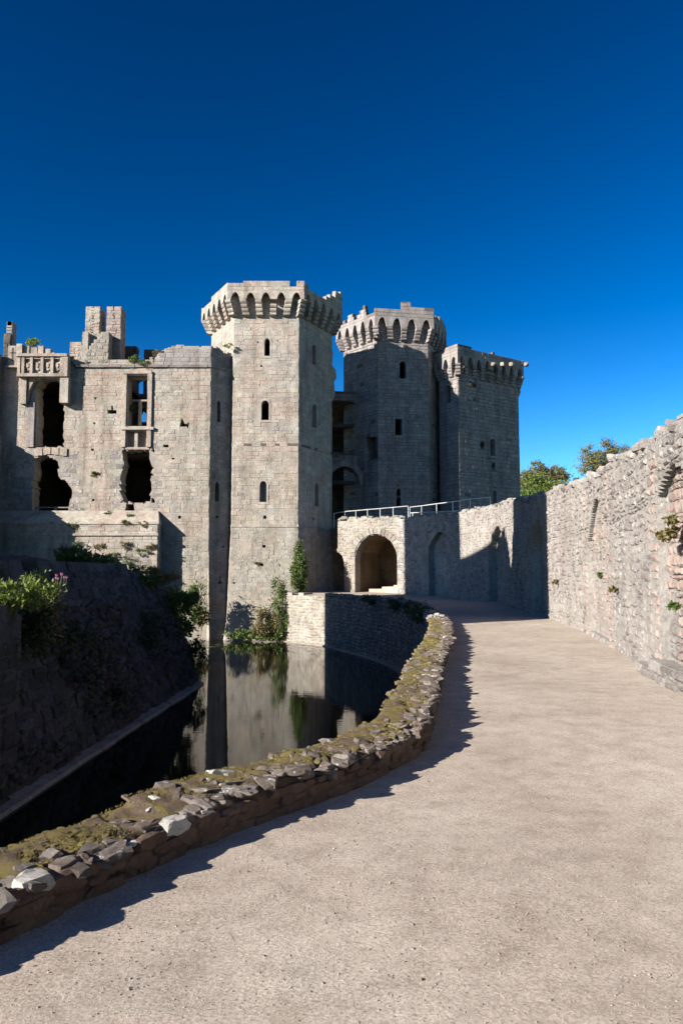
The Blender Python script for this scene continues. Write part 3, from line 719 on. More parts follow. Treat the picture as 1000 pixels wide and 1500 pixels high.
# ================================================================== HEXAGONAL TOWERS
def hexpts(P1, L, rot):
    ang = math.radians(rot); pts = {1: Vector(P1)}
    d = lambda a: Vector((math.cos(a), math.sin(a)))
    pts[2] = pts[1] + d(ang) * L; pts[3] = pts[2] + d(ang + math.pi / 3) * L; pts[4] = pts[3] + d(ang + 2 * math.pi / 3) * L
    pts[5] = pts[4] - d(ang) * L; pts[0] = pts[1] - d(ang - math.pi / 3) * L
    return [pts[i] for i in range(6)]
T30 = math.tan(math.radians(30))
def corbel(root, base, dirv, side, zb, H, proj, w_, fan, mat, r, k=4):
    for _ in (0,):
        m_ = MB(); kk = k - (1 if r.random() < .06 else 0); proj = proj * r.uniform(.95, 1.03); side = (side + dirv * r.uniform(-.05, .05)).normalized()
        for q in range(kk):
            z0 = zb + H * q / k + .025; z1 = zb + H * (q + 1) / k - .02; op = proj * (.30 + .70 * q / k) - .0 if q else .08; oc = proj * (.30 + .70 * (q + 1) / k)
            ww = w_ * r.uniform(.93, 1.05); sh = fan * (q + 1) / k
            prof_ = [(-.15, z0), (op + (oc - op) * .25, z0), (oc - .03, z0 + (z1 - z0) * .32), (oc, z0 + (z1 - z0) * .6), (oc, z1), (-.15, z1)]
            nn = len(prof_); vs = []
            for sg in (-.5, .5):
                for (o_, z_) in prof_:
                    p = base + dirv * o_ + side * (sg * ww + sh * max(0, o_) / max(.01, oc)); vs.append((p.x, p.y, z_))
            m_.add(vs, [tuple(range(nn))[::-1], tuple(range(nn, 2 * nn))] + [(i, (i + 1) % nn, nn + (i + 1) % nn, nn + i) for i in range(nn)])
        m_.build('corbel', mat, root)
def machic(root, pts, faces, nb, zb, H, ah, proj, tops, mat, seed, core, thick=.32, limit=60, cwid=.47):
    """corbels, arched ring and broken parapet round a hexagonal tower; tops[i] = outline above the arches"""
    r = random.Random(seed); zt = zb + H; zc = zt + ah + .12
    def turn(k):
        a_ = pts[k] - pts[(k - 1) % 6]; b_ = pts[(k + 1) % 6] - pts[k]
        return abs((math.atan2(b_.y, b_.x) - math.atan2(a_.y, a_.x) + math.pi) % (2 * math.pi) - math.pi)
    for i in faces:
        A, B = pts[i], pts[(i + 1) % 6]; fa = Face(A, B); L = fa.L; n_ = nb[i]; tA, tB = math.tan(turn(i) / 2), math.tan(turn((i + 1) % 6) / 2)
        L2 = L + proj * (tA + tB); o0 = -proj * tA
        for j in range(0, n_ + 1):
            if j == n_ and ((i + 1) % 6) in [q for q in faces]: continue
            u = j * L / n_; u2 = o0 + j * L2 / n_
            if j in (0, n_):
                c = A if j == 0 else B; oth = Face(pts[(i - 1) % 6], A).n if j == 0 else Face(B, pts[(i + 2) % 6]).n
                bis = (fa.n + oth).normalized(); sd = Vector((-bis.y, bis.x))
                corbel(root, c, bis, sd, zb, H, proj / math.cos(turn(i if j == 0 else (i + 1) % 6) / 2), cwid + .03, 0, mat, r)
            else:
                p = A + fa.d * u; corbel(root, p, fa.n, fa.d, zb, H, proj, cwid, u2 - u, mat, r)
        # arched ring
        m_ = MB(); wc = cwid + .02; pitch = L2 / n_
        for j in range(n_):
            c0 = o0 + j * pitch; c1 = c0 + pitch; a0, a1 = c0 + wc / 2, c1 - wc / 2; S = 12
            uu = [c0] + [a0 + (a1 - a0) * t / S for t in range(S + 1)] + [c1]
            ahj = ah * r.uniform(.86, 1.06)
            def zlow(u_):
                if u_ <= a0 + 1e-6 or u_ >= a1 - 1e-6: return zt
                x_ = abs(u_ - (a0 + a1) / 2) / ((a1 - a0) / 2); return zt + ahj * (1 - x_ ** 3.2) * (.82 + .18 * (1 - x_))
            for t in range(len(uu) - 1):
                z0_, z1_ = zlow(uu[t]), zlow(uu[t + 1])
                s0 = 0; s1 = 0
                b0_ = proj - thick
                sh0 = -T30 * thick if False else 0
                m_.hexa([fa.P(uu[t], z0_, b0_), fa.P(uu[t + 1], z1_, b0_), fa.P(uu[t + 1], zc, b0_), fa.P(uu[t], zc, b0_),
                         fa.P(uu[t], z0_, proj), fa.P(uu[t + 1], z1_, proj), fa.P(uu[t + 1], zc, proj), fa.P(uu[t], zc, proj)])
        m_.build('arch_ring', mat, root)
        fo = Face(tuple(A + fa.n * proj + fa.d * o0), tuple(B + fa.n * proj + fa.d * (proj * tB)))
        tl = tops[i]
        ol_ = [(0, zc + .004), (fo.L, zc + .004)] + [(fo.L * t, zc + h_) for t, h_ in tl][::-1]
        masonry(root, fo, ol_, h=.30, ln=(.45, .95), proud=(0, .02), joint=.02, thick=thick, mat=mat, core=core, seed=seed + i, limit=limit, minpx=7, core_name='parapet', sub=1, hj=.1)
    ring = [p + (p - (pts[0] + pts[3]) / 2).normalized() * (proj * .9) for p in pts]
    slab_poly(root, ring, zt + ah - .02, zt + ah + .1, 'dark', 'wall_walk')

def win(face, px0, px1, py0, py1, rise=.35):
    a_ = face.hit(px0, py1); b_ = face.hit(px1, py0)
    return arch_poly(a_[0], b_[0], a_[1], b_[1], rise)
def hole(face, px, py, rr=.13, k=8):
    a_ = face.hit(px, py); return [(a_[0] + rr * math.cos(2 * math.pi * i / k), a_[1] + rr * math.sin(2 * math.pi * i / k)) for i in range(k)]
def polyp(face, pts): return [face.hit(*p) for p in pts]
def mkrag(poly, amp, seed, step=.3):
    r = random.Random(seed); out = []
    for i in range(len(poly)):
        (a0, b0_), (a1, b1) = poly[i], poly[(i + 1) % len(poly)]
        k = max(1, int(math.hypot(a1 - a0, b1 - b0_) / step))
        for j in range(k): out.append((a0 + (a1 - a0) * j / k + r.uniform(-amp, amp), b0_ + (b1 - b0_) * j / k + r.uniform(-amp, amp)))
    return out

# ---- main (nearest) tower
zbat = W(388, 770, 55).z
off1 = lambda z: 0 if z > zbat else (zbat - z) * .05 + (0.0 if z > WZ + 1.6 else (WZ + 1.6 - z) * .12)
X1, X2 = W(341.5, 600, 55).x, W(437.3, 600, 55).x
P = hexpts((X1, 55), X2 - X1, 0)
t1 = thing('main_tower', 'tallest pale ashlar hexagonal tower with corbelled top, sunlit face rising straight from the moat', 'tower', ((X1 + X2) / 2, 59, WZ))
zcb = W(388, 465, 55).z; H1 = 1.16; AH1 = .54; PR1 = .72
zwall = zcb + H1 + AH1
fF = Face(P[1], P[2], off1); fR = Face(P[2], P[3], off1); fL = Face(P[0], P[1], off1)
wf = [win(fF, 386.5, 396, 495, 522), win(fF, 382, 394.5, 586, 616), win(fF, 379.5, 391, 704, 736)]
hf = [hole(fF, 388, 758), hole(fF, 387, 800.6), hole(fF, 339.5 + 4, 854, .1), [fF.hit(416, 490.5), fF.hit(421, 490.5), fF.hit(421, 492), fF.hit(416, 492)], hole(fF, 383, 536, .09), hole(fF, 378, 501, .06), hole(fF, 407, 499, .06), hole(fF, 384, 827, .12), hole(fF, 410, 828, .07)]
rb = {}
def outl(fa, zt_): return [(0, WZ - .6), (fa.L, WZ - .6), (fa.L, zt_), (0, zt_)]
masonry(t1, fF, outl(fF, zwall), wf + hf, zones=[(lambda u, z, r_: z < zbat, 'ashlar_low')], h=.29, ln=(.24, .85), hj=.36, missing=.004, seed=1, corner=T30, thick=1.1, limit=170, minpx=7, bank=rb, proud=(-.014, .02), joint=.016)
wr = [win(fR, 456.5, 462.5, 506, 533), win(fR, 457, 463.5, 593, 626), win(fR, 460, 466.5, 708, 742)]
hr = [hole(fR, 459, 760, .12)]
re = [(0, WZ - .6), (fR.L, WZ - .6)] + [(fR.L + d_, z_) for d_, z_ in ((0, 3), (.0, 8), (-.1, 9), (.05, 10.3), (-.25, 11), (-.1, 12.2), (-.35, 13), (-.2, 14.2), (-.3, 15.2), (.2, 15.5), (.5, 16.2), (.3, 17), (.7, 17.4), (.6, 18), (0, 18.3), (.2, 19.3), (0, 19.6), (0, zwall))] + [(0, zwall)]
masonry(t1, fR, re, wr + hr, zones=[(lambda u, z, r_: z < zbat, 'ashlar_low')], h=.29, ln=(.24, .85), hj=.36, missing=.004, seed=2, corner=T30, thick=1.1, limit=90, minpx=7, bank=rb, proud=(-.014, .02), joint=.016)
masonry(t1, fL, outl(fL, zwall), [], h=.29, ln=(.24, .85), hj=.36, missing=.004, seed=3, corner=T30, thick=1.1, limit=40, minpx=7, bank=rb, proud=(-.014, .02), joint=.016)
for a_, b_ in ((3, 4), (4, 5), (5, 0)):
    fb = Face(P[a_], P[b_], off1); masonry(t1, fb, outl(fb, zwall), [], h=.5, ln=(.6, 1.2), seed=a_, corner=T30, thick=1.0, kids=False, bank=rb, sub=1)
flush(t1, rb)
def add_windows(root, fa, ws, mat='ashlar', glass=(), dark=True):
    for i, q in enumerate(ws):
        fr_ = frame_ring(root, fa, q, .13, .03, .45, mat, 'window_frame')
        if i in glass:
            g_ = MB(); prism_on(fa, q, -.55, -.5, g_); g_.build('pane', 'glass', root)
            b__ = MB(); us_ = [p[0] for p in q]; zs_ = [p[1] for p in q]; cu = (min(us_) + max(us_)) / 2
            b__.hexa([fa.P(cu - .02, min(zs_), -.5), fa.P(cu + .02, min(zs_), -.5), fa.P(cu + .02, max(zs_), -.5), fa.P(cu - .02, max(zs_), -.5), fa.P(cu - .02, min(zs_), -.46), fa.P(cu + .02, min(zs_), -.46), fa.P(cu + .02, max(zs_), -.46), fa.P(cu - .02, max(zs_), -.46)])
            b__.build('glazing_bar', 'dark', root)
for fa_ in (fF, fR, fL):
    m_ = MB(); m_.hexa([fa_.P(-.02, zbat - .10, -.05), fa_.P(fa_.L + .02, zbat - .10, -.05), fa_.P(fa_.L + .03, zbat - .10, .05), fa_.P(-.03, zbat - .10, .05), fa_.P(0, zbat + .10, -.05), fa_.P(fa_.L, zbat + .10, -.05), fa_.P(fa_.L, zbat + .10, .015), fa_.P(0, zbat + .10, .015)])
    m_.build('batter_course', 'ashlar_low', t1)
add_windows(t1, fF, wf, glass=(2,)); add_windows(t1, fR, wr, 'ashlar', glass=(2,))
# broken turret stub on the right edge, with two small corbels
sm_ = MB(); q = P[3]
machic(t1, P, [0, 1, 2, 3, 4, 5], [5] * 6, zcb, H1, AH1, PR1,
       {0: [(0, .05), (.12, .08), (.13, .22), (.3, .22), (.31, .42), (1, .6)], 1: [(0, .62), (.2, .62), (.21, .68), (.81, .68), (.811, .30), (.9, .30), (.901, .72), (1, .66)],
        2: [(0, .65), (.1, .6), (.12, .36), (.5, .34), (.55, .45), (.65, .55), (.66, .9), (.8, 1.0), (.81, 1.35), (1, 1.7)], 3: [(0, 1.6), (.2, 1.3), (.4, .3), (1, .3)], 4: [(0, .3), (1, .4)], 5: [(0, .4), (1, .3)]},
       'ashlar', 90, 'mortar', limit=30)
slab_poly(t1, [tuple(p) for p in P], 3.0, 3.2, 'dark', 'floor'); slab_poly(t1, [tuple(p) for p in P], 11.0, 11.2, 'dark', 'floor')

# ---- middle (gatehouse) tower
P1x = W(553, 600, 63.2).x
Q = hexpts((P1x, 63.2), 4.5, 10)
t2 = thing('gatehouse_tower', 'middle shaded hexagonal gatehouse tower with sunlit broken battlements, behind the bridge railing', 'tower', (5.5, 66, 0))
fF = Face(Q[1], Q[2]); fR = Face(Q[2], Q[3]); fL = Face(Q[0], Q[1])
zcb = W(588, 500, 63.5).z; zw2 = zcb + 1.1 + .75
w2 = [win(fF, 584.5, 595, 529, 555), [fF.hit(578, 638), fF.hit(589, 638), fF.hit(589, 613), fF.hit(578, 613)], win(fF, 580, 587, 715, 742)]
rb = {}
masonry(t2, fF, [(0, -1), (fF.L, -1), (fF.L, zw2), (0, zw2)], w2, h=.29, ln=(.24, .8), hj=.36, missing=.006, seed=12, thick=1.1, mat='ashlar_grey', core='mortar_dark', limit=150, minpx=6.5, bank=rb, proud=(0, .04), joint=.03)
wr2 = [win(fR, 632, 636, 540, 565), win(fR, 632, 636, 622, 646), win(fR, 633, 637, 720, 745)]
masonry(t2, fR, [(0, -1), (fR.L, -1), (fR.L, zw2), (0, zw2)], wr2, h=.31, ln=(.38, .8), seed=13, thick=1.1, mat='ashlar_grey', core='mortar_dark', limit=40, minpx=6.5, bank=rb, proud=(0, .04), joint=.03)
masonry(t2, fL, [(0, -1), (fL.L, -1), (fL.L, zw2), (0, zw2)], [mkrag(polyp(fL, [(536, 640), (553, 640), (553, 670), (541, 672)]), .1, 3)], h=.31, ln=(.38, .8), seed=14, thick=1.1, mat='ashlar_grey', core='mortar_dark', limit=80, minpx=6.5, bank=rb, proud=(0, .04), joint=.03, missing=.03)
for a_, b_ in ((3, 4), (4, 5), (5, 0)):
    fb = Face(Q[a_], Q[b_]); masonry(t2, fb, [(0, -1), (fb.L, -1), (fb.L, zw2), (0, zw2)], [], h=.5, ln=(.6, 1.2), seed=a_, thick=1.0, mat='ashlar_grey', core='mortar_dark', kids=False, bank=rb, sub=1)
flush(t2, rb)
add_windows(t2, fF, w2, 'ashlar_grey'); add_windows(t2, fR, wr2, 'ashlar_grey', glass=(0, 1, 2))
machic(t2, Q, [0, 1, 2, 3, 4, 5], [5, 4, 4, 5, 5, 5], zcb, 1.1, .75, .62,
       {0: [(0, .05), (.1, .2), (.2, .6), (.3, .3), (.32, .9), (.42, 1.0), (.5, .25), (.6, .7), (.75, 1.25), (.8, .2), (1, .15)], 1: [(0, .62), (.45, .66), (.451, 1.3), (.6, 1.35), (.62, .95), (1, .85)],
        2: [(0, .1), (.2, .5), (.45, .6), (.46, 1.0), (.8, 1.0), (1, .6)], 3: [(0, .5), (1, .4)], 4: [(0, .9), (.5, .9), (.52, .3), (1, .3)], 5: [(0, .3), (1, .2)]},
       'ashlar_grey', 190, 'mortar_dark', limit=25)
slab_poly(t2, [tuple(p) for p in Q], 8.0, 8.2, 'dark', 'floor'); slab_poly(t2, [tuple(p) for p in Q], 15.0, 15.2, 'dark', 'floor')

# ---- right tower
R_ = [Vector((8.72, 65.9)), Vector((W(671, 600, 64).x, 64.0)), Vector((W(759, 600, 68.2).x, 68.2)), Vector((17.2, 73.5)), Vector((13.5, 78)), Vector((9.0, 73))]
t3 = thing('rear_tower', 'rightmost shaded tower with one sunlit corner and an unbroken level parapet', 'tower', (11, 71, 0))
fR = Face(R_[1], R_[2]); fL = Face(R_[0], R_[1])
zcb = W(672, 551, 64).z; zw3 = zcb + 1.0 + .9
w3 = [win(fL, 651.5, 660, 563, 592), ]
rb = {}
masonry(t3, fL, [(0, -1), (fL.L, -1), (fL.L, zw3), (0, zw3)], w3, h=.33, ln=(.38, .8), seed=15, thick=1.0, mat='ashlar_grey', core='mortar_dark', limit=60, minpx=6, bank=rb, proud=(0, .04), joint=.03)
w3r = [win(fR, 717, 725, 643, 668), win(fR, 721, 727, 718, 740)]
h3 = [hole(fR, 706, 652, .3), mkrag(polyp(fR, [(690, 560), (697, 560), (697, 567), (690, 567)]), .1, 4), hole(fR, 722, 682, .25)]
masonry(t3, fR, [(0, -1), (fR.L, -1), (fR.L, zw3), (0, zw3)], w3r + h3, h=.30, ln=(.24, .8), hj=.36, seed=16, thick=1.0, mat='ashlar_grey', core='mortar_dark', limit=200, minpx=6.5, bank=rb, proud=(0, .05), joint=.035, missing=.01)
for a_, b_ in ((2, 3), (3, 4), (4, 5), (5, 0)):
    fb = Face(R_[a_], R_[b_])
    hl = [[(.8, 11.5), (fb.L - .8, 11.5), (fb.L - .8, 17.8), (.8, 17.8)]] if a_ == 4 or a_ == 3 else []
    masonry(t3, fb, [(0, -1), (fb.L, -1), (fb.L, zw3), (0, zw3)], hl, h=.5, ln=(.6, 1.2), seed=a_, thick=1.0, mat='ashlar_grey', core='mortar_dark', kids=False, bank=rb, sub=1)
flush(t3, rb)
add_windows(t3, fL, w3, 'ashlar_grey'); add_windows(t3, fR, w3r, 'ashlar_grey', glass=(0, 1))
machic(t3, R_, [0, 1, 2, 3, 4, 5], [3, 8, 6, 6, 6, 7], zcb, 1.0, .7, .5,
       {0: [(0, .8), (1, .85)], 1: [(0, .85), (.02, .75), (.5, .72), (.501, .62), (.53, .8), (.56, .7), (1, .72)], 2: [(0, .7), (.5, .6), (1, .7)], 3: [(0, .7), (1, .7)], 4: [(0, .7), (1, .7)], 5: [(0, .7), (1, .7)]},
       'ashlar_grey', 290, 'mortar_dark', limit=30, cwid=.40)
# weathered spout heads catching the sun under the right tower's parapet
fo = Face(R_[1], R_[2])
for px in (722, 735, 748, 770):
    u_, z_ = fo.hit(px, 534, .75); p = fo.P(u_, z_, .8)
    vs, fs = place_rock(px, p, .4, .4, .4, (0, 0, 1), r); mesh_obj('spout', vs, fs, 'rubble_pale', t3, origin=p)

# ================================================================== GATE between the towers
gt = thing('gate_passage', 'dark deep gate arch under a broken brown vault between main tower and gatehouse tower', 'gate', (1, 66, 0))
fg = Face((-3.2, 64.6), (2.0, 65.4))
gz = [fg.hit(486, 760), fg.hit(548, 760), fg.hit(548, 573), fg.hit(531, 573), fg.hit(520, 575), fg.hit(505, 573), fg.hit(484, 571)]
gz[0] = (gz[0][0] - 1.5, -.5); gz[1] = (gz[1][0], -.5); gz[-1] = (gz[-1][0] - 1.5, gz[-1][1])
opn = mkrag(polyp(fg, [(485, 662), (534, 664), (536, 600), (528, 594), (512, 588), (498, 587), (485, 589)]), .06, 4)
ga = [fg.hit(480, 762), fg.hit(524.5, 762), fg.hit(524.5, 704), fg.hit(519, 693), fg.hit(509, 686), fg.hit(497, 684), fg.hit(486, 687), fg.hit(480, 692)]
masonry(gt, fg, gz, [opn, ga], h=.3, ln=(.35, .8), seed=22, thick=.7, mat='ashlar_grey', core='mortar_dark', limit=90, minpx=6.5, proud=(0, .05), missing=.05)
m_ = MB()    # arch moulding that stands out over the gate, and the broken vault springing
for i in range(14):
    t0, t1_ = i / 14, (i + 1) / 14
    def ap(t, k_):
        ang = math.pi * (1 - t); cu, cz = fg.hit(503, 712); return (cu + (1.35 + k_) * math.cos(ang), cz + (1.65 + k_) * math.sin(ang))
    q4 = [ap(t0, 0), ap(t1_, 0), ap(t1_, .5), ap(t0, .5)]
    vm = MB(); prism_on(fg, [(a_ , b_) for a_, b_ in q4], .02, .5 + (.25 if i % 2 else .22), vm); vm.build('arch_stone', 'ashlar_grey', gt)
m_ = MB()
for i in range(10):
    a0 = math.pi / 2 * i / 10; a1 = math.pi / 2 * (i + 1) / 10; u0, z0 = fg.hit(486, 588); u1, _ = fg.hit(540, 588)
    y0, y1 = 3.0 * math.cos(a0), 3.0 * math.cos(a1); zz0, zz1 = z0 - 2.2 + 2.2 * math.sin(a0), z0 - 2.2 + 2.2 * math.sin(a1)
    m_.hexa([fg.P(u0 - 1, zz0, -y0 - .75), fg.P(u1, zz0, -y0 - .75), fg.P(u1, zz1, -y1 - .75), fg.P(u0 - 1, zz1, -y1 - .75),
             fg.P(u0 - 1, zz0 + .4, -y0 - .75), fg.P(u1, zz0 + .4, -y0 - .75), fg.P(u1, zz1 + .4, -y1 - .75), fg.P(u0 - 1, zz1 + .4, -y1 - .75)])
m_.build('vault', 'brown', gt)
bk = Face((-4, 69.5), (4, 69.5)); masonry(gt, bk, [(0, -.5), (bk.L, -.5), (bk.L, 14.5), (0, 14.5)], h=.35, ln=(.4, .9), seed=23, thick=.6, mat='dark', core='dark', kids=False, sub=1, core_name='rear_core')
sv = MB(); sv.box(-4, 65.5, 9.4, 2, 69.5, 9.7); sv.box(-4, 65.5, 14.5, 3.2, 69.5, 14.8); sv.build('floor', 'dark', gt)  # upper slab is an unseen roof added to stop sunlight entering the gate

# ================================================================== WING (left range of the castle)
YW = 54.1
wx = lambda px: W(px, 600, YW).x
wing = thing('castle_wing', 'broad sunlit ashlar castle range with carved bay window and ruined holes left of towers', 'building', (wx(150), YW, WZ))
fW = Face((-27, YW), (wx(308), YW))
h_ = fW.hit
zcor = W(200, 538, YW).z
carv = mkrag(polyp(fW, [(53, 655), (94, 655), (94, 600), (92, 566), (84, 556), (72, 552), (60, 556), (53, 566)]), .08, 1, .22)
low_l = mkrag(polyp(fW, [(52, 763), (101, 763), (104, 720), (98, 707), (86, 700), (84, 672), (62, 667), (50, 672), (48, 700)]), .17, 2, .22)
tallw = polyp(fW, [(186, 625), (217, 625), (217, 549), (186, 549)])
panelw = polyp(fW, [(186, 655), (217, 655), (217, 631), (186, 631)])
brk = mkrag(polyp(fW, [(178, 736), (219, 736), (221, 705), (224, 694), (220, 672), (216, 658), (182, 658), (178, 690), (177, 715)]), .17, 3, .22)
brk2 = mkrag(polyp(fW, [(183, 750), (197, 750), (197, 738), (184, 738)]), .05, 5)
lt = mkrag(polyp(fW, [(28, 648), (40, 648), (37, 612), (30, 602), (28, 612)]), .05, 15)
sm_h = [hole(fW, 140, 583, .1), hole(fW, 138.5, 620, .1), hole(fW, 136, 658.5, .1), polyp(fW, [(158, 605), (171, 605), (171, 600), (166, 600), (166, 594), (163, 594), (163, 600), (158, 600)]), hole(fW, 137, 732, .1), hole(fW, 263, 757.5, .13), hole(fW, 254, 671.5, .1),
        mkrag(polyp(fW, [(240, 655), (247, 655), (247, 652), (240, 652)]), .02, 7), mkrag(polyp(fW, [(264, 625), (277, 626), (276, 619), (270, 620), (267, 612)]), .05, 8), mkrag(polyp(fW, [(226, 692), (229, 692), (229, 690), (226, 690)]), .03, 9), mkrag(polyp(fW, [(222, 662), (227, 662), (226, 658), (222, 658)]), .05, 19), mkrag(polyp(fW, [(222, 736), (227, 736), (226, 730), (222, 730)]), .05, 29)]
oW = [(0, WZ - .5), (fW.L, WZ - .5), (fW.L, zcor)] + [h_(110, 539), h_(105, 523), h_(30, 522), h_(12, 523), h_(-20, 520)] + [(0, h_(0, 520)[1])]
rb = {}
def rubzone(u, z, r_):
    a_, b_ = h_(50, 660)
    if u < a_ + .6 and z < b_ + r_.uniform(-.4, .4): return True
    for q in (low_l, brk):
        us_ = [p[0] for p in q]; zs_ = [p[1] for p in q]
        if min(us_) - r_.uniform(.1, .7) < u < max(us_) + r_.uniform(.1, .7) and min(zs_) - r_.uniform(.1, .5) < z < max(zs_) + r_.uniform(0, .3): return True
    return False
masonry(wing, fW, oW, [carv, low_l, tallw, panelw, brk, brk2] + sm_h, h=.29, ln=(.24, .9), hj=.36, missing=.006, seed=41, thick=1.3, limit=250, minpx=7, bank=rb, proud=(-.014, .02), joint=.016, zones=[(rubzone, 'rubble'), (lambda u, z, r_: z < zbat - 1.2 + r_.uniform(-.3, .3), 'ashlar_low')])
off_s = lambda z: 0 if z > zbat - 1 else (zbat - 1 - z) * .035
P0s = (wx(308), YW); P1s = (W(338, 600, 55.35).x, 55.35)
fS = Face(P0s, P1s, off_s)
ws = [win(fS, 318, 323, 588, 618, .2), win(fS, 315, 321, 707, 735, .2)]
masonry(wing, fS, [(0, WZ - .5), (fS.L + .25, WZ - .5), (fS.L + .25, zcor), (0, zcor)], ws + [hole(fS, 318, 757, .12), hole(fS, 327, 801, .1), polyp(fS, [(318, 855), (324, 855), (324, 853), (322, 853), (322, 845), (320.5, 845), (320.5, 853), (318, 853)])], h=.31, ln=(.38, .8), seed=42, thick=1.0, limit=40, minpx=6.5, bank=rb)
# parapet above the cornice
fP = Face((h_(0, 0)[0] * 0 - 27, YW), (wx(308), YW))
px_ = lambda px, py: h_(px, py)
pol = [px_(226, 535.5), (fW.L, px_(300, 535.5)[1]), (fW.L, px_(308, 506)[1]), px_(296, 506), px_(295, 508), px_(270, 506), px_(262, 505), px_(250, 508), px_(240, 512), px_(232, 518), px_(227, 524)]
masonry(wing, fW, pol, [], h=.33, ln=(.4, .8), seed=43, thick=.7, limit=50, minpx=6.5, bank=rb, core_name='parapet', mat='ashlar_grey', core='mortar', hj=.1)
fS0 = Face(P0s, (P1s[0] + .3, P1s[1] + .4))
zA = px_(308, 535.5)[1]; zB = px_(308, 506)[1]
masonry(wing, fS0, [(0, zA), (fS0.L, zA), (fS0.L, zB - .1), (1.2, zB - .3), (.9, zB - .1), (.5, zB + .05), (.4, zB - .15), (0, zB)], [], h=.33, ln=(.4, .8), seed=44, thick=.7, limit=20, minpx=6.5, bank=rb, core_name='parapet', mat='ashlar_grey', core='mortar', hj=.1)
pol = [px_(112, 536)] + [px_(226, 535.5), px_(224, 523), px_(212, 528), px_(196, 526), px_(185, 525), px_(170, 527), px_(150, 526), px_(132, 530), px_(118, 529), px_(108, 525)]
masonry(wing, fW, pol, [], h=.22, ln=(.3, .6), seed=45, thick=.9, rough=.25, limit=30, minpx=6.5, bank=rb, core_name='parapet', mat='rubble_pale', core='mortar', sub=1)
flush(wing, rb)
# cornice
def strip(face, u0, u1, z0, z1, o0, o1, mat, name, root):
    m_ = MB(); m_.hexa([face.P(u0, z0, o0), face.P(u1, z0, o0), face.P(u1, z0, o1 - .05), face.P(u0, z0, o1 - .05), face.P(u0, z1, o0), face.P(u1, z1, o0), face.P(u1, z1, o1), face.P(u0, z1, o1)]); return m_.build(name, mat, root)
r = random.Random(14)
u = px_(112, 538)[0]
while u < fW.L:
    e = min(fW.L + .08, u + r.uniform(.9, 1.8))
    zc_ = zcor + r.uniform(-.02, .02)
    if r.random() > .08: strip(fW, u, e - .02, zc_ - .02, zc_ + .15, -.1, .20 + r.uniform(-.05, .02), 'ashlar_grey', 'cornice', wing)
    u = e
strip(fS0, 0, fS0.L, zcor - .02, zcor + .15, -.1, .17, 'ashlar_grey', 'cornice', wing)
# tall window: frame, mullions, transoms, sill
def bar(face, p0, p1, o0, o1, mat, name, root):   # rectangle between two pixels on the face
    (a0, b0_), (a1, b1) = face.hit(*p0), face.hit(*p1)
    u0, u1 = sorted((a0, a1)); z0, z1 = sorted((b0_, b1))
    m_ = MB(); m_.hexa([face.P(u0, z0, o0), face.P(u1, z0, o0), face.P(u1, z1, o0), face.P(u0, z1, o0), face.P(u0, z0, o1), face.P(u1, z0, o1), face.P(u1, z1, o1), face.P(u0, z1, o1)])
    return m_.build(name, mat, root)
wfm = frame_ring(wing, fW, tallw, .14, .06, .25, 'ashlar', 'window_frame')
bar(fW, (181, 544), (223, 548), -.1, .16, 'ashlar', 'lintel', wfm)
bar(fW, (217.5, 548), (221.5, 655), -.1, .14, 'ashlar', 'shaft', wfm)
bar(fW, (181, 548), (184, 655), -.1, .12, 'ashlar', 'shaft', wfm)
bar(fW, (178, 626), (226, 630), -.6, .22, 'ashlar', 'sill', wfm)
bar(fW, (191, 583), (217, 585.5), -.75, -.5, 'ashlar', 'transom', wfm)
bar(fW, (200.5, 585), (203.5, 626), -.75, -.52, 'ashlar', 'mullion', wfm)
bar(fW, (197, 630), (201, 655), -.55, -.1, 'ashlar', 'mullion', wfm)
bar(fW, (184, 631), (218, 656), -.9, -.45, 'brick', 'panel', wfm)
bar(fW, (184, 655), (219, 658.5), -.6, .04, 'ashlar', 'lintel', wfm)
bar(fW, (187, 549), (217, 553), -.9, -.4, 'ashlar', 'tracery', wfm)
bar(fW, (198, 738), (220, 750), -.6, .0, 'ashlar', 'sill_block', wfm)
# carved bay surround: frieze with four shields, pilasters, cornice
fo_ = .62
bay = bar(fW, (31, 550.5), (104, 555), -.2, fo_ + .12, 'ashlar', 'bay_string', wing)
bar(fW, (30, 522), (104, 526), -.2, fo_ + .15, 'ashlar', 'bay_cornice', wing)
fz = bar(fW, (33, 526), (102, 551), -.3, fo_ - .18, 'ashlar', 'frieze', wing)
for px in (33.5, 39.5, 51.5, 67, 81.5, 95, 100.5): bar(fW, (px - 1.6, 526.2), (px + 1.6, 550.2), fo_ - .18, fo_ + .05, 'ashlar', 'pilaster', fz)
bar(fW, (35.5, 526.2), (98.5, 529), fo_ - .18, fo_, 'ashlar', 'rail', fz); 
for cx_ in (45.5, 59.5, 74.5, 88.5):   # worn heraldic shields in the panels
    cu, cz = fW.hit(cx_, 538); m_ = MB()
    pts_ = [(-.2, .28), (0, .2), (.2, .28), (.17, .08), (.22, -.05), (.14, -.3), (0, -.4), (-.14, -.3), (-.22, -.05), (-.17, .08)]
    prism_on(fW, [(cu + a_, cz + b_) for a_, b_ in pts_][::-1], fo_ - .2, fo_ - .08, m_)
    prism_on(fW, [(cu + a_ * .45, cz + b_ * .5) for a_, b_ in pts_][::-1], fo_ - .1, fo_ - .02, m_)
    m_.build('shield', 'ashlar', fz)
bar(fW, (93, 555), (104, 592.5), -.2, fo_, 'ashlar', 'pier', wing)
bar(fW, (96, 523), (104, 551), -.2, fo_ + .1, 'ashlar', 'pier', wing)
bar(fW, (34, 555), (41.5, 593), -.2, fo_ - .2, 'ashlar', 'pier', wing)
bar(fW, (42, 590), (50, 655), -.3, .12, 'ashlar_grey', 'jamb', wing)
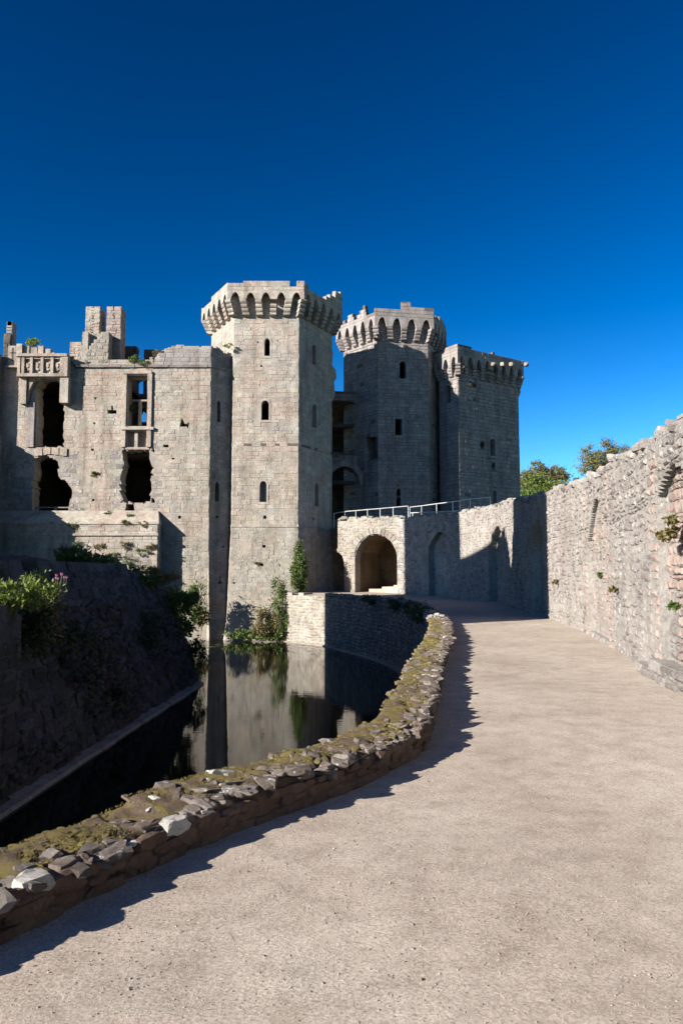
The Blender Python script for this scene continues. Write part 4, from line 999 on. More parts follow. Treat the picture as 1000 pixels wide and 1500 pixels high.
vs = [fW.hit(95, 555), fW.hit(95, 566), fW.hit(88, 558), fW.hit(82, 555)]
m_ = MB(); prism_on(fW, [(a_, b_) for a_, b_ in vs], -.2, .35, m_); m_.build('spandrel', 'ashlar', wing)
vs = [fW.hit(42, 555), fW.hit(62, 555), fW.hit(52, 560), fW.hit(46, 572), fW.hit(42, 590)]
m_ = MB(); prism_on(fW, [(a_, b_) for a_, b_ in vs], -.2, .30, m_); m_.build('spandrel', 'ashlar', wing)
# broken segmental arch beneath the bay window
for i in range(8):
    x0 = 51 + i * 6.0; bar(fW, (x0, 655 + abs(i - 3.5) * .6), (x0 + 5.7, 665 + abs(i - 3.5) * .9), -.9, .05 + .04 * (i % 2), 'ashlar', 'arch_stone', wing)
# parapet fragments above the bay and cross-slit merlon at far left
fT = Face((-27, YW - .25), (wx(308), YW - .25))
mer = bar(fT, (12, 506), (26, 536), -.9, -.05, 'ashlar', 'merlon', wing)
for q_ in (((17.6, 509), (19, 528)), ((14.5, 515.8), (23, 517.2))): bar(fT, q_[0], q_[1], -.06, -.03, 'dark', 'dark_slit_bar', mer)  # dark bars on the merlon stand in for the shaded slit opening
bar(fT, (9, 536), (33, 538.5), -.5, .15, 'ashlar', 'bay_cornice', wing)
bar(fT, (25.5, 504), (33, 522), -.7, .1, 'ashlar', 'merlon', wing)
for x0, x1, y0 in ((34, 42, 506), (44.5, 53, 507), (55.5, 63, 506), (64, 73, 510), (75, 80, 516)): bar(fT, (x0, y0), (x1, 522), -.6, random.uniform(-.15, .0), 'ashlar', 'parapet_panel', wing)
r = random.Random(6)
for i in range(26):
    px = r.uniform(34, 128); py = 522 if px < 104 else 530; c = Vector(fT.P(*fT.hit(px, py), -.3)); s = r.uniform(.2, .5)
    vs, fs = place_rock(i, c, s, s, s * .6, (.2, .1, i), r); mesh_obj('loose_stone', vs, fs, 'rubble_pale', wing, origin=c)
# railing across the lower opening
fI = Face((-27, YW + .5), (wx(308), YW + .5))
rl = thing('timber_railing', 'grey timber safety railing across the dark lower doorway of the castle range', 'railing', fI.P(*fI.hit(75, 763)))
for py in (742.5, 750, 757): bar(fI, (52, py), (103, py + 1.6), -.06, 0, 'metal' if False else 'rubble', 'rail', rl)
for px in (54, 80, 101): bar(fI, (px, 742), (px + 2.2, 764), -.08, .02, 'rubble', 'post', rl)
# plinth block
plt = thing('plinth_block', 'low projecting masonry plinth with weeds on its sloping top under the castle range windows', 'wall', (wx(160), YW - .6, WZ))
offp = lambda z: .0
YPL = YW - 1.05
fQ = Face((-24.6, YPL), (W(231, 800, YPL).x, YPL)); fQr = Face(fQ.B, (fQ.B.x, YW))
zq = fQ.hit(200, 768)[1]
masonry(plt, fQ, [(0, WZ - .5), (fQ.L, WZ - .5), (fQ.L, zq), (0, zq)], [], h=.33, ln=(.5, 1.0), seed=51, thick=1.0, limit=150, minpx=7, proud=(0, .03), joint=.03, mat='ashlar', core='mortar', zones=[(lambda u, z, r_: z < 2.6 + r_.uniform(-.5, .5), 'rubble_pale')])
masonry(plt, fQr, [(0, WZ - .5), (fQr.L, WZ - .5), (fQr.L, zq), (0, zq)], [], h=.33, ln=(.5, 1.0), seed=52, thick=.9, kids=False, mat='ashlar', core='mortar', core_name='side_core')
m_ = MB(); zt_ = fW.hit(200, 748)[1]
m_.add([(fQ.A.x, YPL - .08, zq), (fQ.B.x + .08, YPL - .08, zq), (fQ.B.x + .08, YW + .0, zq), (fQ.A.x, YW, zq), (fQ.A.x, YPL - .08, zq + .12), (fQ.B.x + .08, YPL - .08, zq + .12), (fQ.B.x - .25, YW - .03, zt_), (fQ.A.x, YW - .03, zt_)], [(0, 3, 2, 1), (4, 5, 6, 7), (0, 1, 5, 4), (1, 2, 6, 5), (2, 3, 7, 6), (3, 0, 4, 7)])
m_.build('weathered_top', 'ashlar', plt)
m_ = MB(); zs2 = fQ.hit(150, 783)[1]; m_.box(fQ.A.x, YPL - .12, zs2 - .08, fQ.B.x + .06, YPL, zs2 + .08); m_.build('string_course', 'ashlar', plt)

# rear wall and floors of the wing, seen through the holes
fK = Face((-27, YW + 7.5), (-9.0, YW + 7.5))
sky1 = [fK.hit(200, 577), fK.hit(210, 577), fK.hit(210, 556), fK.hit(206, 554), fK.hit(200, 558)]
sky2 = [fK.hit(205, 619), fK.hit(214.5, 619), fK.hit(214.5, 603), fK.hit(207, 600), fK.hit(204, 606)]
sky3 = [fK.hit(212, 577), fK.hit(216.5, 577), fK.hit(216.5, 556), fK.hit(212, 556)]
ztk = fK.hit(150, 541)[1]
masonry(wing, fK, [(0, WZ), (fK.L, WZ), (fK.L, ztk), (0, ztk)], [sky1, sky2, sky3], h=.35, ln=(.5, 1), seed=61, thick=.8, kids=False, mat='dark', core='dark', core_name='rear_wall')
m_ = MB(); zf_ = fW.hit(100, 660)[1]; m_.box(-27, YW + 1.3, zf_ - .2, -9.4, YW + 7.4, zf_); zf2 = fW.hit(100, 763)[1]; m_.box(-27, YW + 1.31, zf2 - .3, -9.4, YW + 7.4, zf2); m_.build('floor', 'dark', wing)  # floor slabs put in to darken the lower rooms
m_ = MB(); m_.box(-27.6, YW - .2, WZ, -27.05, YW + 8, zcor); m_.box(-27, YW + 1.31, zcor - .55, wx(165), YW + 7.45, zcor - .3); m_.build('roof', 'dark', wing)  # end wall and roof slab added to keep sunlight out of the rooms
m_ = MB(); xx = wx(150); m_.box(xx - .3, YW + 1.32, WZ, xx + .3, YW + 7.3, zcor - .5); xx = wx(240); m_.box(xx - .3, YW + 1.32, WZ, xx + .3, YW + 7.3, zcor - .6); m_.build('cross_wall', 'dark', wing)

# chimneys and wall stubs behind the wing parapet
def stack(name, label, px0, px1, py0, py1, Y, dep, mat, cat='chimney', group=None, seed=1, steps=None, core='mortar'):
    a_ = W(px0, py1, Y); b_ = W(px1, py0, Y)
    t = thing(name, label, cat, ((a_.x + b_.x) / 2, Y + dep / 2, a_.z), group)
    cs_ = [(a_.x, Y), (b_.x, Y), (b_.x, Y + dep), (a_.x, Y + dep)]
    for i in range(4):
        fa = Face(cs_[i], cs_[(i + 1) % 4])
        ol_ = [(0, a_.z), (fa.L, a_.z), (fa.L, b_.z), (0, b_.z)]
        if steps and i == 0: ol_ = [(0, a_.z), (fa.L, a_.z)] + [(fa.L * s_, a_.z + (b_.z - a_.z) * q_) for s_, q_ in steps[::-1]]
        masonry(t, fa, ol_, h=.24, ln=(.25, .55), seed=seed + i, thick=min(dep, fa.L) * .5 - .01, mat=mat, core=core, rough=.12, limit=40, minpx=6, proud=(0, .04), joint=.03, sub=1, kids=(i == 0))
    return t
stack('chimney_stack', 'left of the two twin tall chimneys, its top stepped lower on the left', 124, 147, 449, 530, 57.5, 1.3, 'ashlar', seed=71, steps=[(0, .87), (.3, .87), (.31, 1), (1, 1)])
stack('chimney_stack', 'right of the two twin tall chimneys with an even flat top', 155, 178, 449, 530, 57.6, 1.3, 'brick', seed=81)
stack('gable_stub', 'low ruined masonry wedge joining the twin chimneys at their foot', 120, 160, 486, 531, 56.6, .9, 'rubble_pale', 'wall', seed=85, steps=[(0, .05), (.15, .35), (.35, .6), (.5, .75), (.7, .95), (1, 1)])
stack('wall_stub', 'pale coped wall stub left of the twin chimneys on the castle range roof', 102, 124, 501, 530, 58.3, .8, 'ashlar', 'wall', seed=91)
stack('wall_stub', 'dark square wall stub just right of the twin chimneys', 178.5, 200, 507, 530, 59.6, .8, 'dark', 'wall', seed=95, core='dark')
stack('wall_stub', 'dark wall stub at the left end of the stepped ashlar parapet, beside a weed clump', 211, 232, 512, 530, 59.2, .8, 'dark', 'wall', seed=99, core='dark')
stack('chimney_stack', 'slim broken chimney at the far left edge of the castle roofline', 8.5, 18.5, 471, 525, 57, .8, 'ashlar_grey', seed=103, steps=[(0, .9), (.3, .95), (1, 1)])
stack('wall_stub', 'dark stump at the foot of the slim far left chimney', 5, 16, 489, 525, 56.6, .35, 'dark', 'wall', seed=107, core='dark')

# unseen block added past the left margin to cast shade on the foot of the range
lb = thing('shade_block', 'unseen low masonry block added past the left edge to shade the castle range', 'building', (-26.5, 51, WZ))
fr1 = Face((-29.5, 49.0), (-24.75, 49.0)); fr2 = Face((-24.75, 49.0), (-24.75, YW))
zl = 7.8
masonry(lb, fr1, [(0, WZ), (fr1.L, WZ), (fr1.L, zl), (0, zl + .4)], h=.33, ln=(.4, .9), seed=111, thick=.8, kids=False, mat='ashlar', core='mortar')
masonry(lb, fr2, [(0, WZ), (fr2.L, WZ), (fr2.L, 11.7), (3.2, 11.2), (3.0, 10.2), (2.8, zl + .3), (0, zl)], h=.33, ln=(.4, .9), seed=112, thick=.8, limit=40, minpx=6, mat='ashlar', core='mortar', core_name='side_core')
slab_poly(lb, [(-29.5, 49.3), (-25.2, 49.3), (-25.2, YW), (-29.5, YW)], zl - .6, zl - .3, 'dark', 'roof')
# return wall left of the range, tall and dark, closing the view at the edge
lb2 = thing('range_return', 'narrow dark return wall at the extreme left of the castle range', 'wall', (-25.5, YW - .7, WZ))
fr3 = Face((-24.95, YW - .9), (-24.95, YW)) ; fr4 = Face((-29, YW - .9), (-24.95, YW - .9))
ztt = fW.hit(10, 519)[1]
masonry(lb2, fr4, [(0, WZ), (fr4.L, WZ), (fr4.L, ztt), (0, ztt)], h=.33, ln=(.4, .9), seed=113, thick=.4, kids=False, mat='ashlar_grey', core='mortar_dark')
masonry(lb2, fr3, [(0, WZ), (fr3.L, WZ), (fr3.L, ztt), (0, ztt)], h=.33, ln=(.4, .9), seed=114, thick=.4, kids=False, mat='ashlar_grey', core='mortar_dark', core_name='side_core')

# ================================================================== BRIDGE WALL with the arch
br = thing('bridge_arch_wall', 'sunlit rubble bridge wall pierced by a round headed arch at the far end of the path', 'bridge', (1.8, 55.8, 0))
fB = Face((W(490, 800, 57).x, 57.0), (W(584, 800, 54.2).x, 54.2))
arch = [fB.hit(519.5, 867), fB.hit(581.5, 867)]
ar = [(581.5, 815), (579, 805), (573, 794), (564, 786), (551, 782), (539, 785), (529, 793), (522, 806), (519.5, 818)]
arch = [(a_[0], .0) for a_ in arch] + [fB.hit(*p) for p in ar]
half = [(-.3, 0), (fB.hit(504, 866)[0], 0)] + [fB.hit(*p) for p in ((504, 824), (501, 814), (496, 809), (490.5, 807))] ; half.append((-.3, half[-1][1]))
topb = [fB.hit(*p) for p in ((586, 757), (575, 758.5), (566, 757), (553, 759), (545, 759), (538, 757.5), (530, 757), (524, 760), (515, 760), (508, 762), (494.5, 764))]
oB = [(fB.hit(494.5, 800)[0], -.3), (fB.L, -.3)] + topb
masonry(br, fB, [(0, -.3)] + oB[1:] + [(oB[0][0], topb[-1][1]), (oB[0][0], half[-1][1] + .15), (0, half[-1][1] + .1)], [arch, half], h=.19, ln=(.2, .5), proud=(-.01, .04), joint=.03, thick=.8, mat='rubble_pale', core='mortar', seed=121, rough=.35, wave=.08, limit=260, minpx=6.5, sub=2)
# voussoirs
cu = (arch[2][0] + arch[-1][0]) / 2; cz0 = fB.hit(550, 815)[1]; ru = (arch[2][0] - arch[-1][0]) / 2; rz = max(p[1] for p in arch) - cz0
for i in range(19):
    a0, a1 = math.pi * i / 19 + .01, math.pi * (i + 1) / 19 - .01; k_ = .42
    q4 = [(cu + ru * math.cos(a0), cz0 + rz * math.sin(a0)), (cu + (ru + k_) * math.cos(a0), cz0 + (rz + k_) * math.sin(a0)), (cu + (ru + k_) * math.cos(a1), cz0 + (rz + k_) * math.sin(a1)), (cu + ru * math.cos(a1), cz0 + rz * math.sin(a1))]
    m_ = MB(); prism_on(fB, q4, -.6, .05 + .02 * (i % 3), m_); m_.build('voussoir', 'rubble_pale', br)
# barrel inside the arch
n_in = 16; m_ = MB(); DEP = 6.5
prev = None
pts_ = [(cu - ru - .02, .0)] + [(cu - (ru + .02) * math.cos(math.pi * i / n_in), cz0 + (rz + .02) * math.sin(math.pi * i / n_in)) for i in range(n_in + 1)] + [(cu + ru + .02, .0)]
for i in range(len(pts_) - 1):
    (a_, b_), (c_, d_) = pts_[i], pts_[i + 1]
    ex = .3
    cu2, cz2 = cu, cz0
    def outp(a__, b__):
        return (a__ + (a__ - cu) * .18, b__ + max(0, b__ - cz0) * .18 + (0 if b__ <= cz0 else .05))
    (e_, f_), (g_, h2) = outp(a_, b_), outp(c_, d_)
    m_.hexa([fB.P(a_, b_, -.78), fB.P(c_, d_, -.78), fB.P(g_, h2, -.78), fB.P(e_, f_, -.78), fB.P(a_, b_, -DEP), fB.P(c_, d_, -DEP), fB.P(g_, h2, -DEP), fB.P(e_, f_, -DEP)])
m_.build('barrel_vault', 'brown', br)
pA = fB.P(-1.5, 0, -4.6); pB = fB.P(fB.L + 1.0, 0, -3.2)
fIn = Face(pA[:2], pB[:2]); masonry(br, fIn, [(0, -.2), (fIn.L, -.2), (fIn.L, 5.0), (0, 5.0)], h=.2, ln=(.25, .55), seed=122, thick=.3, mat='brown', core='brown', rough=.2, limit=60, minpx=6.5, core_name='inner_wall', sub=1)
# two worn steps at the left inside the arch and the rising floor on the right
stp = thing('stone_steps', 'pale worn stone steps rising inside the bridge arch', 'steps', fB.P(cu, .3, -1))
zb_ = zp(0, 56)
for i, (ua, ub, zz) in enumerate(((.7, ru * 2, .14), (1.5, ru * 2, .30), (2.2, ru * 2, .42))):
    m_ = MB(); u0 = cu - ru + ua; u1 = cu - ru + ub; o1 = -.9 - i * .55
    m_.hexa([fB.P(u0, .1, -4), fB.P(u1, .1, -4), fB.P(u1, .1, o1), fB.P(u0, .1, o1), fB.P(u0, zb_ + zz, -4), fB.P(u1, zb_ + zz, -4), fB.P(u1, zb_ + zz, o1), fB.P(u0, zb_ + zz, o1)]); m_.build('step', 'gravel', stp)
# bridge deck, parapet copes, wall behind the left half arch
dk = MB(); zd = fB.hit(550, 768)[1]; dk.hexa([fB.P(-.3, zd - .3, -.81), fB.P(fB.L + 5, zd - .3, -.81), fB.P(fB.L + 5, zd - .3, -7), fB.P(-.3, zd - .3, -7), fB.P(-.3, zd, -.81), fB.P(fB.L + 5, zd, -.81), fB.P(fB.L + 5, zd, -7), fB.P(-.3, zd, -7)])
dk.build('deck', 'mortar_dark', br)
r = random.Random(77)
for i in range(34):
    px = 495 + i * 2.7 + r.uniform(-1, 1); u_, z_ = fB.hit(px, 760.5 - (px - 495) / 45); c = fB.P(u_, z_ + r.uniform(-.05, .1), -.2 - r.random() * .4); s = r.uniform(.22, .5)
    vs, fs = place_rock(i, c, s, s, s * .55, (.1, .1, i), r); mesh_obj('cope_stone', vs, fs, 'rubble_pale', br, origin=c)
sh_ = thing('link_wall', 'dark brown wall joining the main tower foot to the bridge wall', 'wall', (-1.5, 59.6, 0))  # dark brown stone over the whole wall
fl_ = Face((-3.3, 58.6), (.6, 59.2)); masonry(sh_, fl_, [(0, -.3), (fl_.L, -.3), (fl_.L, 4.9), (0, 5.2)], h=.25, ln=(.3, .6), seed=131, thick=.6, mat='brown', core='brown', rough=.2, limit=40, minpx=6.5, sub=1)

# ================================================================== RAILINGS
def rail(label, pts, Y0, Y1, low=None, hgt=None):
    t = thing('metal_railing', label, 'railing', W(pts[0][0], pts[0][1] + 18, Y0), 'galvanised railings along the bridge')
    n_ = len(pts); w3_ = []
    for i, (px, py, pb) in enumerate(pts):
        Y = Y0 + (Y1 - Y0) * i / (n_ - 1); a_ = W(px, py, Y); b_ = W(px, pb, Y); w3_.append(a_)
        m_ = MB(); m_.tube((a_.x, a_.y, a_.z), (a_.x, a_.y, b_.z - .3), .028, n=6); m_.build('post', 'metal', t)
    m_ = MB()
    for i in range(n_ - 1): m_.tube(w3_[i], w3_[i + 1], .038, n=6)
    m_.build('top_rail', 'metal', t)
    return t
rail('left railing over the bridge arch with its sunlit top bar', [(489, 752, 768), (505, 749.3, 766), (521, 748, 764), (538, 746.5, 763), (556.5, 745, 762), (575.5, 743.3, 761), (597.5, 741.3, 761)], 57.7, 55.6)
rail('tall right railing above the shaded wall, its far end lit', [(600, 743, 762), (617, 741, 760), (639, 738, 757), (662.5, 735, 755), (688, 731, 752), (717.5, 728.5, 748)], 58.4, 53.5)
rail('short lower railing whose sunlit bar skims the shaded wall top', [(600, 751.5, 764), (604, 751.2, 764), (632, 750, 762), (661, 748.8, 760), (682, 747.6, 758)], 55.3, 52.4)

# ================================================================== GREAT TOWER (left, beyond the frame, it shades the moat and the wall) and its apron
e_p = Vector((-math.sin(SAZ), math.cos(SAZ)))      # across the sunlight
s_d = Vector((math.cos(SAZ), math.sin(SAZ)))
GC1 = Vector((-18.6, 37.9)); GC2 = Vector((-8.9, 17.3))
def back_to_face(x, y):     # distance back along the sunlight to the line GC2-GC1
    d = GC1 - GC2; nrm = Vector((d.y, -d.x)); t = ((x - GC2.x) * nrm.x + (y - GC2.y) * nrm.y) / (s_d.x * nrm.x + s_d.y * nrm.y); return t
def need(px, py):
    u, z = WALLF.hit(px, py); p, _ = WALLF.at(u); t = back_to_face(p.x, p.y)
    return (p.dot(e_p), z + math.tan(SEL) * t)
pr_ = [need(*q) for q in ((808, 716), (802, 760), (794, 860))]
sill = [need(*q) for q in ((672, 826), (684, 816), (695, 809), (706, 805), (716, 795), (722, 783), (737, 772), (744, 800), (749, 845), (750, 790), (752, 770))]
pRight = sum(p for p, _ in pr_) / 3
pL = (Vector((-1.1, 49.8))).dot(e_p)
p672 = need(672, 790)[0]; p752 = need(753, 780)[0]
HT = 23.0
prof_p = sorted([(p, h2) for p, h2 in sill]); 
print('GT profile', pRight, p752, p672, pL, prof_p)
def Hmax(p, back=0):
    if p < p752 - .02: return HT - 3
    if p > p672: return HT
    return max(4, np.interp(p, [q[0] for q in prof_p], [q[1] for q in prof_p])) - back
gtw = thing('great_tower', 'massive ruined yellowish keep standing on the moat island left of the view', 'tower', (-20, 26, 1))
# shift the two shadow-making corners onto the wanted lines
GC1 = GC1 + s_d * 0 + e_p * (pL - GC1.dot(e_p)); GC2 = GC2 + e_p * (pRight - GC2.dot(e_p))
gpts = [tuple(GC2), tuple(GC1), (-26.5, 39.5), (-33, 30), (-30, 17), (-16, 11.5)]
lowpt = gpts[-1]
# keep every corner inside the wanted strip
gp2 = []
for q in gpts:
    v_ = Vector(q); p = v_.dot(e_p)
    if p < pRight: v_ = v_ + e_p * (pRight - p + .02)
    if p > pL: v_ = v_ + e_p * (pL - p - .02)
    gp2.append(tuple(v_))
for i in range(6):
    A, B = gp2[i], gp2[(i + 1) % 6]; fa = Face(A, B)
    # A->B goes with the outside on the right hand
    tops_ = []
    for u in np.arange(0, fa.L + .01, .2):
        p = (fa.A + fa.d * u).dot(e_p); tops_.append((min(u, fa.L), Hmax(p, 0 if i == 0 else 1.5)))
    masonry(gtw, fa, [(0, 0.2), (fa.L, .2)] + tops_[::-1], h=.45, ln=(.6, 1.3), seed=140 + i, thick=.5, mat='rubble_pale', core='mortar', kids=False, sub=1, core_name='wall_core')

apron_off = lambda z: (1.9 - z) * .34
ap = thing('apron_wall', 'dark battered masonry revetment of the keep sloping down to the water on the left', 'wall', (-8, 25, WZ))
AP = Curve([(-9.1, 2), (-8.7, 8), (-8.6, 14), (-8.35, 22), (-8.1, 28), (-7.85, 33.2)], off=apron_off)
zt_list = []
for u in np.arange(0, AP.L, .5):
    p = AP.at(u)[0]; zz = 1.9 + .35 * noise.noise(Vector((u * .35, 3, 1))) + .15 * noise.noise(Vector((u * 1.4, 3, 1)))
    if p.y > 29: zz -= (p.y - 29) * .30
    zt_list.append((u, zz))
zt_list.append((AP.L, .3))
r = random.Random(2)
aphole = []
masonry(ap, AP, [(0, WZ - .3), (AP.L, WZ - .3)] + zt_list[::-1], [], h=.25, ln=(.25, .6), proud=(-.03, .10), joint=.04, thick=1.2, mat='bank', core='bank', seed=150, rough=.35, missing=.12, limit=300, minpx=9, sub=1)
fe = Face((-7.85, 33.2), (-16, 43), apron_off); masonry(ap, fe, [(0, WZ - .3), (fe.L, WZ - .3), (fe.L, 1.6), (2, 1.1), (0, .3)], h=.3, ln=(.3, .8), thick=1.2, mat='bank', core='bank', seed=151, rough=.3, kids=False, core_name='end_core')
km = MB()
for i in range(64):
    u0 = i * .5; u1 = u0 + .493
    if u1 > AP.L: break
    kw0 = .29 + .06 * noise.noise(Vector((u0 * .6, 0, 0))); kw1 = .29 + .06 * noise.noise(Vector((u0 * .6 + .3, 0, 0)))
    km.hexa([AP.P(u0, WZ - .2, 0), AP.P(u1, WZ - .2, 0), AP.P(u1, WZ - .2, kw1), AP.P(u0, WZ - .2, kw0), AP.P(u0, WZ + .16, -.1), AP.P(u1, WZ + .16, -.1), AP.P(u1, WZ + .08, kw1 - .03), AP.P(u0, WZ + .08, kw0 - .03)])
km.build('water_kerb', 'mortar', ap)
# rubble slope bulging out of the middle of the revetment
r = random.Random(17); sc_ = MB()
for i in range(2600):
    u = AP.L * r.uniform(.25, .98); z_ = WZ + .3 + r.random() ** 1.2 * 3.6
    if noise.noise(Vector((u * .25, z_ * .4, 2))) < -.1: continue
    c = AP.P(u, z_, r.uniform(-.05, .12)); s = r.uniform(.08, .3)
    vs, fs = place_rock(i, c, s, s, s * .7, (r.uniform(-.3, .3), r.uniform(-.3, .3), i), r); sc_.add(vs, fs)
sc_.build('rubble', 'bank', ap, stuff=True)
bu = thing('buttress', 'squared dark buttress at the left edge of the moat, topped with sunlit ferns', 'wall', (-8, 14, WZ))
fb1 = Face((-6.98, 6), (-6.98, 16.55)); fb2 = Face((-6.98, 16.55), (-10.2, 16.55))
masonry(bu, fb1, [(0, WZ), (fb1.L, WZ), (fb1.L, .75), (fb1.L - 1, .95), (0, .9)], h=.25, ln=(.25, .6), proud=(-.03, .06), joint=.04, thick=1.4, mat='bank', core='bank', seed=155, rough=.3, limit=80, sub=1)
masonry(bu, fb2, [(0, WZ), (fb2.L, WZ), (fb2.L, 1.2), (0, .75)], h=.25, ln=(.25, .6), thick=1.4, mat='bank', core='bank', seed=156, rough=.3, kids=False, sub=1, core_name='side_core')
# terrace of the island
v = []; f = []; nx, ny = 26, 40
for j in range(ny + 1):
    y = 2 + (36.5 - 2) * j / ny
    xe = x_at(AP, min(y, 33)) - .3 - max(0, y - 33) * .8
    for i in range(nx + 1):
        x = xe - 30 * (i / nx) ** 1.6
        z_ = 1.75 + .35 * noise.noise(Vector((x * .4, y * .4, 1))) - (max(0, y - 29) * .25 if x > xe - 6 else 0) + min(1.2, (xe - x) * .12)
        v.append((x, y, z_))
for j in range(ny):
    for i in range(nx): a_ = j * (nx + 1) + i; f.append((a_ + 1, a_, a_ + nx + 1, a_ + nx + 2))
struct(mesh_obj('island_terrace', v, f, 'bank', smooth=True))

# ================================================================== PLANTS
wallg = 'weeds growing on the castle masonry'
plant('ivy', 'dark green ivy column climbing the right corner foot of the main tower', 'ivy', W(437, 838, 54.3), (.62, .4, 1.85), 5200, .12, 'leaf_green', 1, clumps=26)
plant('bush', 'green and brown bush leaning on the left side of the landing wall', 'bush', W(409, 892, 53.2), (1.0, .7, 2.2), 5200, .12, 'leaf_green', 2, clumps=30, up=.6)
plant('bush', 'dry reddish brown weeds at the waterline left of the green bush', 'bush', W(388, 912, 52.9), (1.0, .6, 1.1), 2200, .13, 'leaf_dry', 3, clumps=20, up=.8)
plant('water_plants', 'low dark leafy plants along the foot of the main tower at the waterline', 'plants', W(378, 930, 53.1), (2.2, .5, .35), 2200, .16, 'leaf_green', 4, clumps=40, stems=False)
plant('reeds', 'thin green shoots against the bright foot of the castle range, left of its corner', 'plants', W(283, 885, 52.6), (.9, .5, 1.7), 1300, .26, 'leaf_green', 5, clumps=20, up=1.5, blade=True)
plant('bush', 'small dry brown bush at the foot of the castle range corner', 'bush', W(296, 908, 52.8), (.6, .4, .8), 700, .2, 'leaf_dry', 6, clumps=12, up=1)
plant('ivy', 'dark ivy mass hanging over the far end of the revetment', 'ivy', W(256, 895, 32.3), (1.05, .8, 1.2), 3600, .12, 'leaf_green', 7, clumps=26)
plant('ivy', 'dark creeper clump low on the revetment near its far end', 'ivy', W(285, 960, 32.6), (.5, .7, .9), 1500, .1, 'leaf_dark', 8, clumps=16)
plant('shrub', 'sunlit bright green fern clump at the left edge on the island terrace', 'plants', W(14, 872, 16.1), (.6, .5, .38), 1200, .13, 'leaf_bright', 9, clumps=18, up=1.2, blade=True)
plant('shrub', 'sunlit yellow green weeds trailing over the terrace edge right of the fern clump', 'plants', W(58, 868, 16.9), (.5, .45, .45), 1100, .10, 'leaf_bright', 10, clumps=20, up=.8, blade=True)
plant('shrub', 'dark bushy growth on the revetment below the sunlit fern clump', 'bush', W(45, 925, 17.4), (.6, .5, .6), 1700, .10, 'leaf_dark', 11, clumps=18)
plant('shrub', 'dark shrub on the revetment crest in front of the plinth block', 'bush', W(120, 825, 27), (.9, .7, .45), 1500, .12, 'leaf_green', 12, clumps=18)
plant('shrub', 'low green shrub on the crest just left of the dark crest shrub', 'bush', W(85, 843, 25), (.6, .6, .35), 900, .12, 'leaf_green', 13, clumps=12)
plant('shrub', 'dark creeper spreading down the middle of the revetment', 'bush', W(95, 985, 21), (1.1, 1.4, 1.4), 3600, .10, 'leaf_dark', 14, clumps=22)
plant('shrub', 'dark creeper patch right of the middle of the revetment', 'bush', W(205, 930, 28.3), (1.0, 1.4, 1.2), 2800, .10, 'leaf_dark', 24, clumps=20)
plant('shrub', 'leafy scrub spilling over the top of the revetment just left of the ivy mass', 'bush', W(190, 848, 30), (1.3, .8, .4), 1900, .12, 'leaf_green', 71, clumps=24, up=.4)
plant('shrub', 'dark scrub low on the revetment above the straight water kerb', 'bush', W(150, 1030, 22.5), (.7, 1.2, .6), 1700, .09, 'leaf_dark', 72, clumps=20)
plant('grass_clump', 'dry grass hanging on the revetment below the sunlit weeds', 'grass', W(70, 905, 18.5), (.5, .8, .4), 900, .16, 'leaf_dry', 73, clumps=14, up=-.3, blade=True)
for i, (px, py, Y, s_, lab) in enumerate(((150, 829, 28.5, .8, 'grass tufts on the revetment crest below the middle of the plinth'), (228, 846, 31, .7, 'grass tufts where the revetment crest starts to fall away'), (275, 880, 32.6, .5, 'small weeds on the last shoulder of the revetment above the water'), (105, 815, 30, .6, 'tall weeds standing in front of the shadowed end of the plinth'))):
    plant('grass_clump', lab, 'grass', W(px, py, Y), (s_, .6, .3), 800, .2, ('leaf_green', 'leaf_dry')[i % 2], 300 + i, clumps=12, up=.9, blade=True, group='grass on the revetment crest')
fl = thing('pink_flowers', 'small pink flower heads on stems at the crest above the sunlit weeds', 'flowers', W(85, 862, 17))
r = random.Random(3)
for i in range(8):
    c = W(r.uniform(78, 98), r.uniform(839, 852), 17); m_ = MB()
    for q in range(5):
        a_ = q * 1.256; m_.add([c, c + Vector((math.cos(a_) * .035, .01, math.sin(a_) * .035)), c + Vector((math.cos(a_ + .9) * .035, -.01, math.sin(a_ + .9) * .035))], [(0, 1, 2)])
    m_.build('flower_head', 'flower', fl)
    st = MB(); st.tube(c, (c.x - .02, c.y, c.z - .35), .005, n=4); st.build('stem', 'stem', fl)
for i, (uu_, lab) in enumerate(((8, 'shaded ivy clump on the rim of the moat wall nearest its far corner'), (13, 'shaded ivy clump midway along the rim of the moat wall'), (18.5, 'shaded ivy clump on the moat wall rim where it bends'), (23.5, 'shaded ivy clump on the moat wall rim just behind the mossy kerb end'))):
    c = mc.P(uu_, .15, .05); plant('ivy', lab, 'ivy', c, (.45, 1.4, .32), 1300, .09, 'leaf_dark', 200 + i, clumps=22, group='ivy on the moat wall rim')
tufts = [(151, 562, 0, .0, 'skip')]
def tuft(px, py, Y, s, mat, lab, seed, cnt=260, leaf=.12, **kw):
    c = W(px, py, Y); plant('weed_tuft', lab, 'weed', c, (s, s * .5, s * .6), cnt, leaf, mat, seed, wallg, clumps=8, up=.9, blade=True, **kw)
tuft(48, 502, YW - .1, .5, 'leaf_bright', 'feathery green weed sprouting above the carved frieze', 31, 400, .22)
tuft(192, 526, YW - .1, .5, 'leaf_green', 'green weed clump on the wall head above the tall window', 32, 380, .16)
tuft(212, 531, YW - .2, .45, 'leaf_green', 'low green weeds on the cornice right of the tall window head', 33, 300)
tuft(234, 519, YW + .1, .45, 'leaf_dry', 'yellow brown weed at the left end of the stepped parapet', 34, 420, .12)
tuft(335, 507, 54.6, .35, 'leaf_bright', 'small green weed where the castle range parapet meets the main tower', 35)
tuft(139, 695, YW - .1, .3, 'leaf_green', 'round green weed in the wall between the two lower openings', 36)
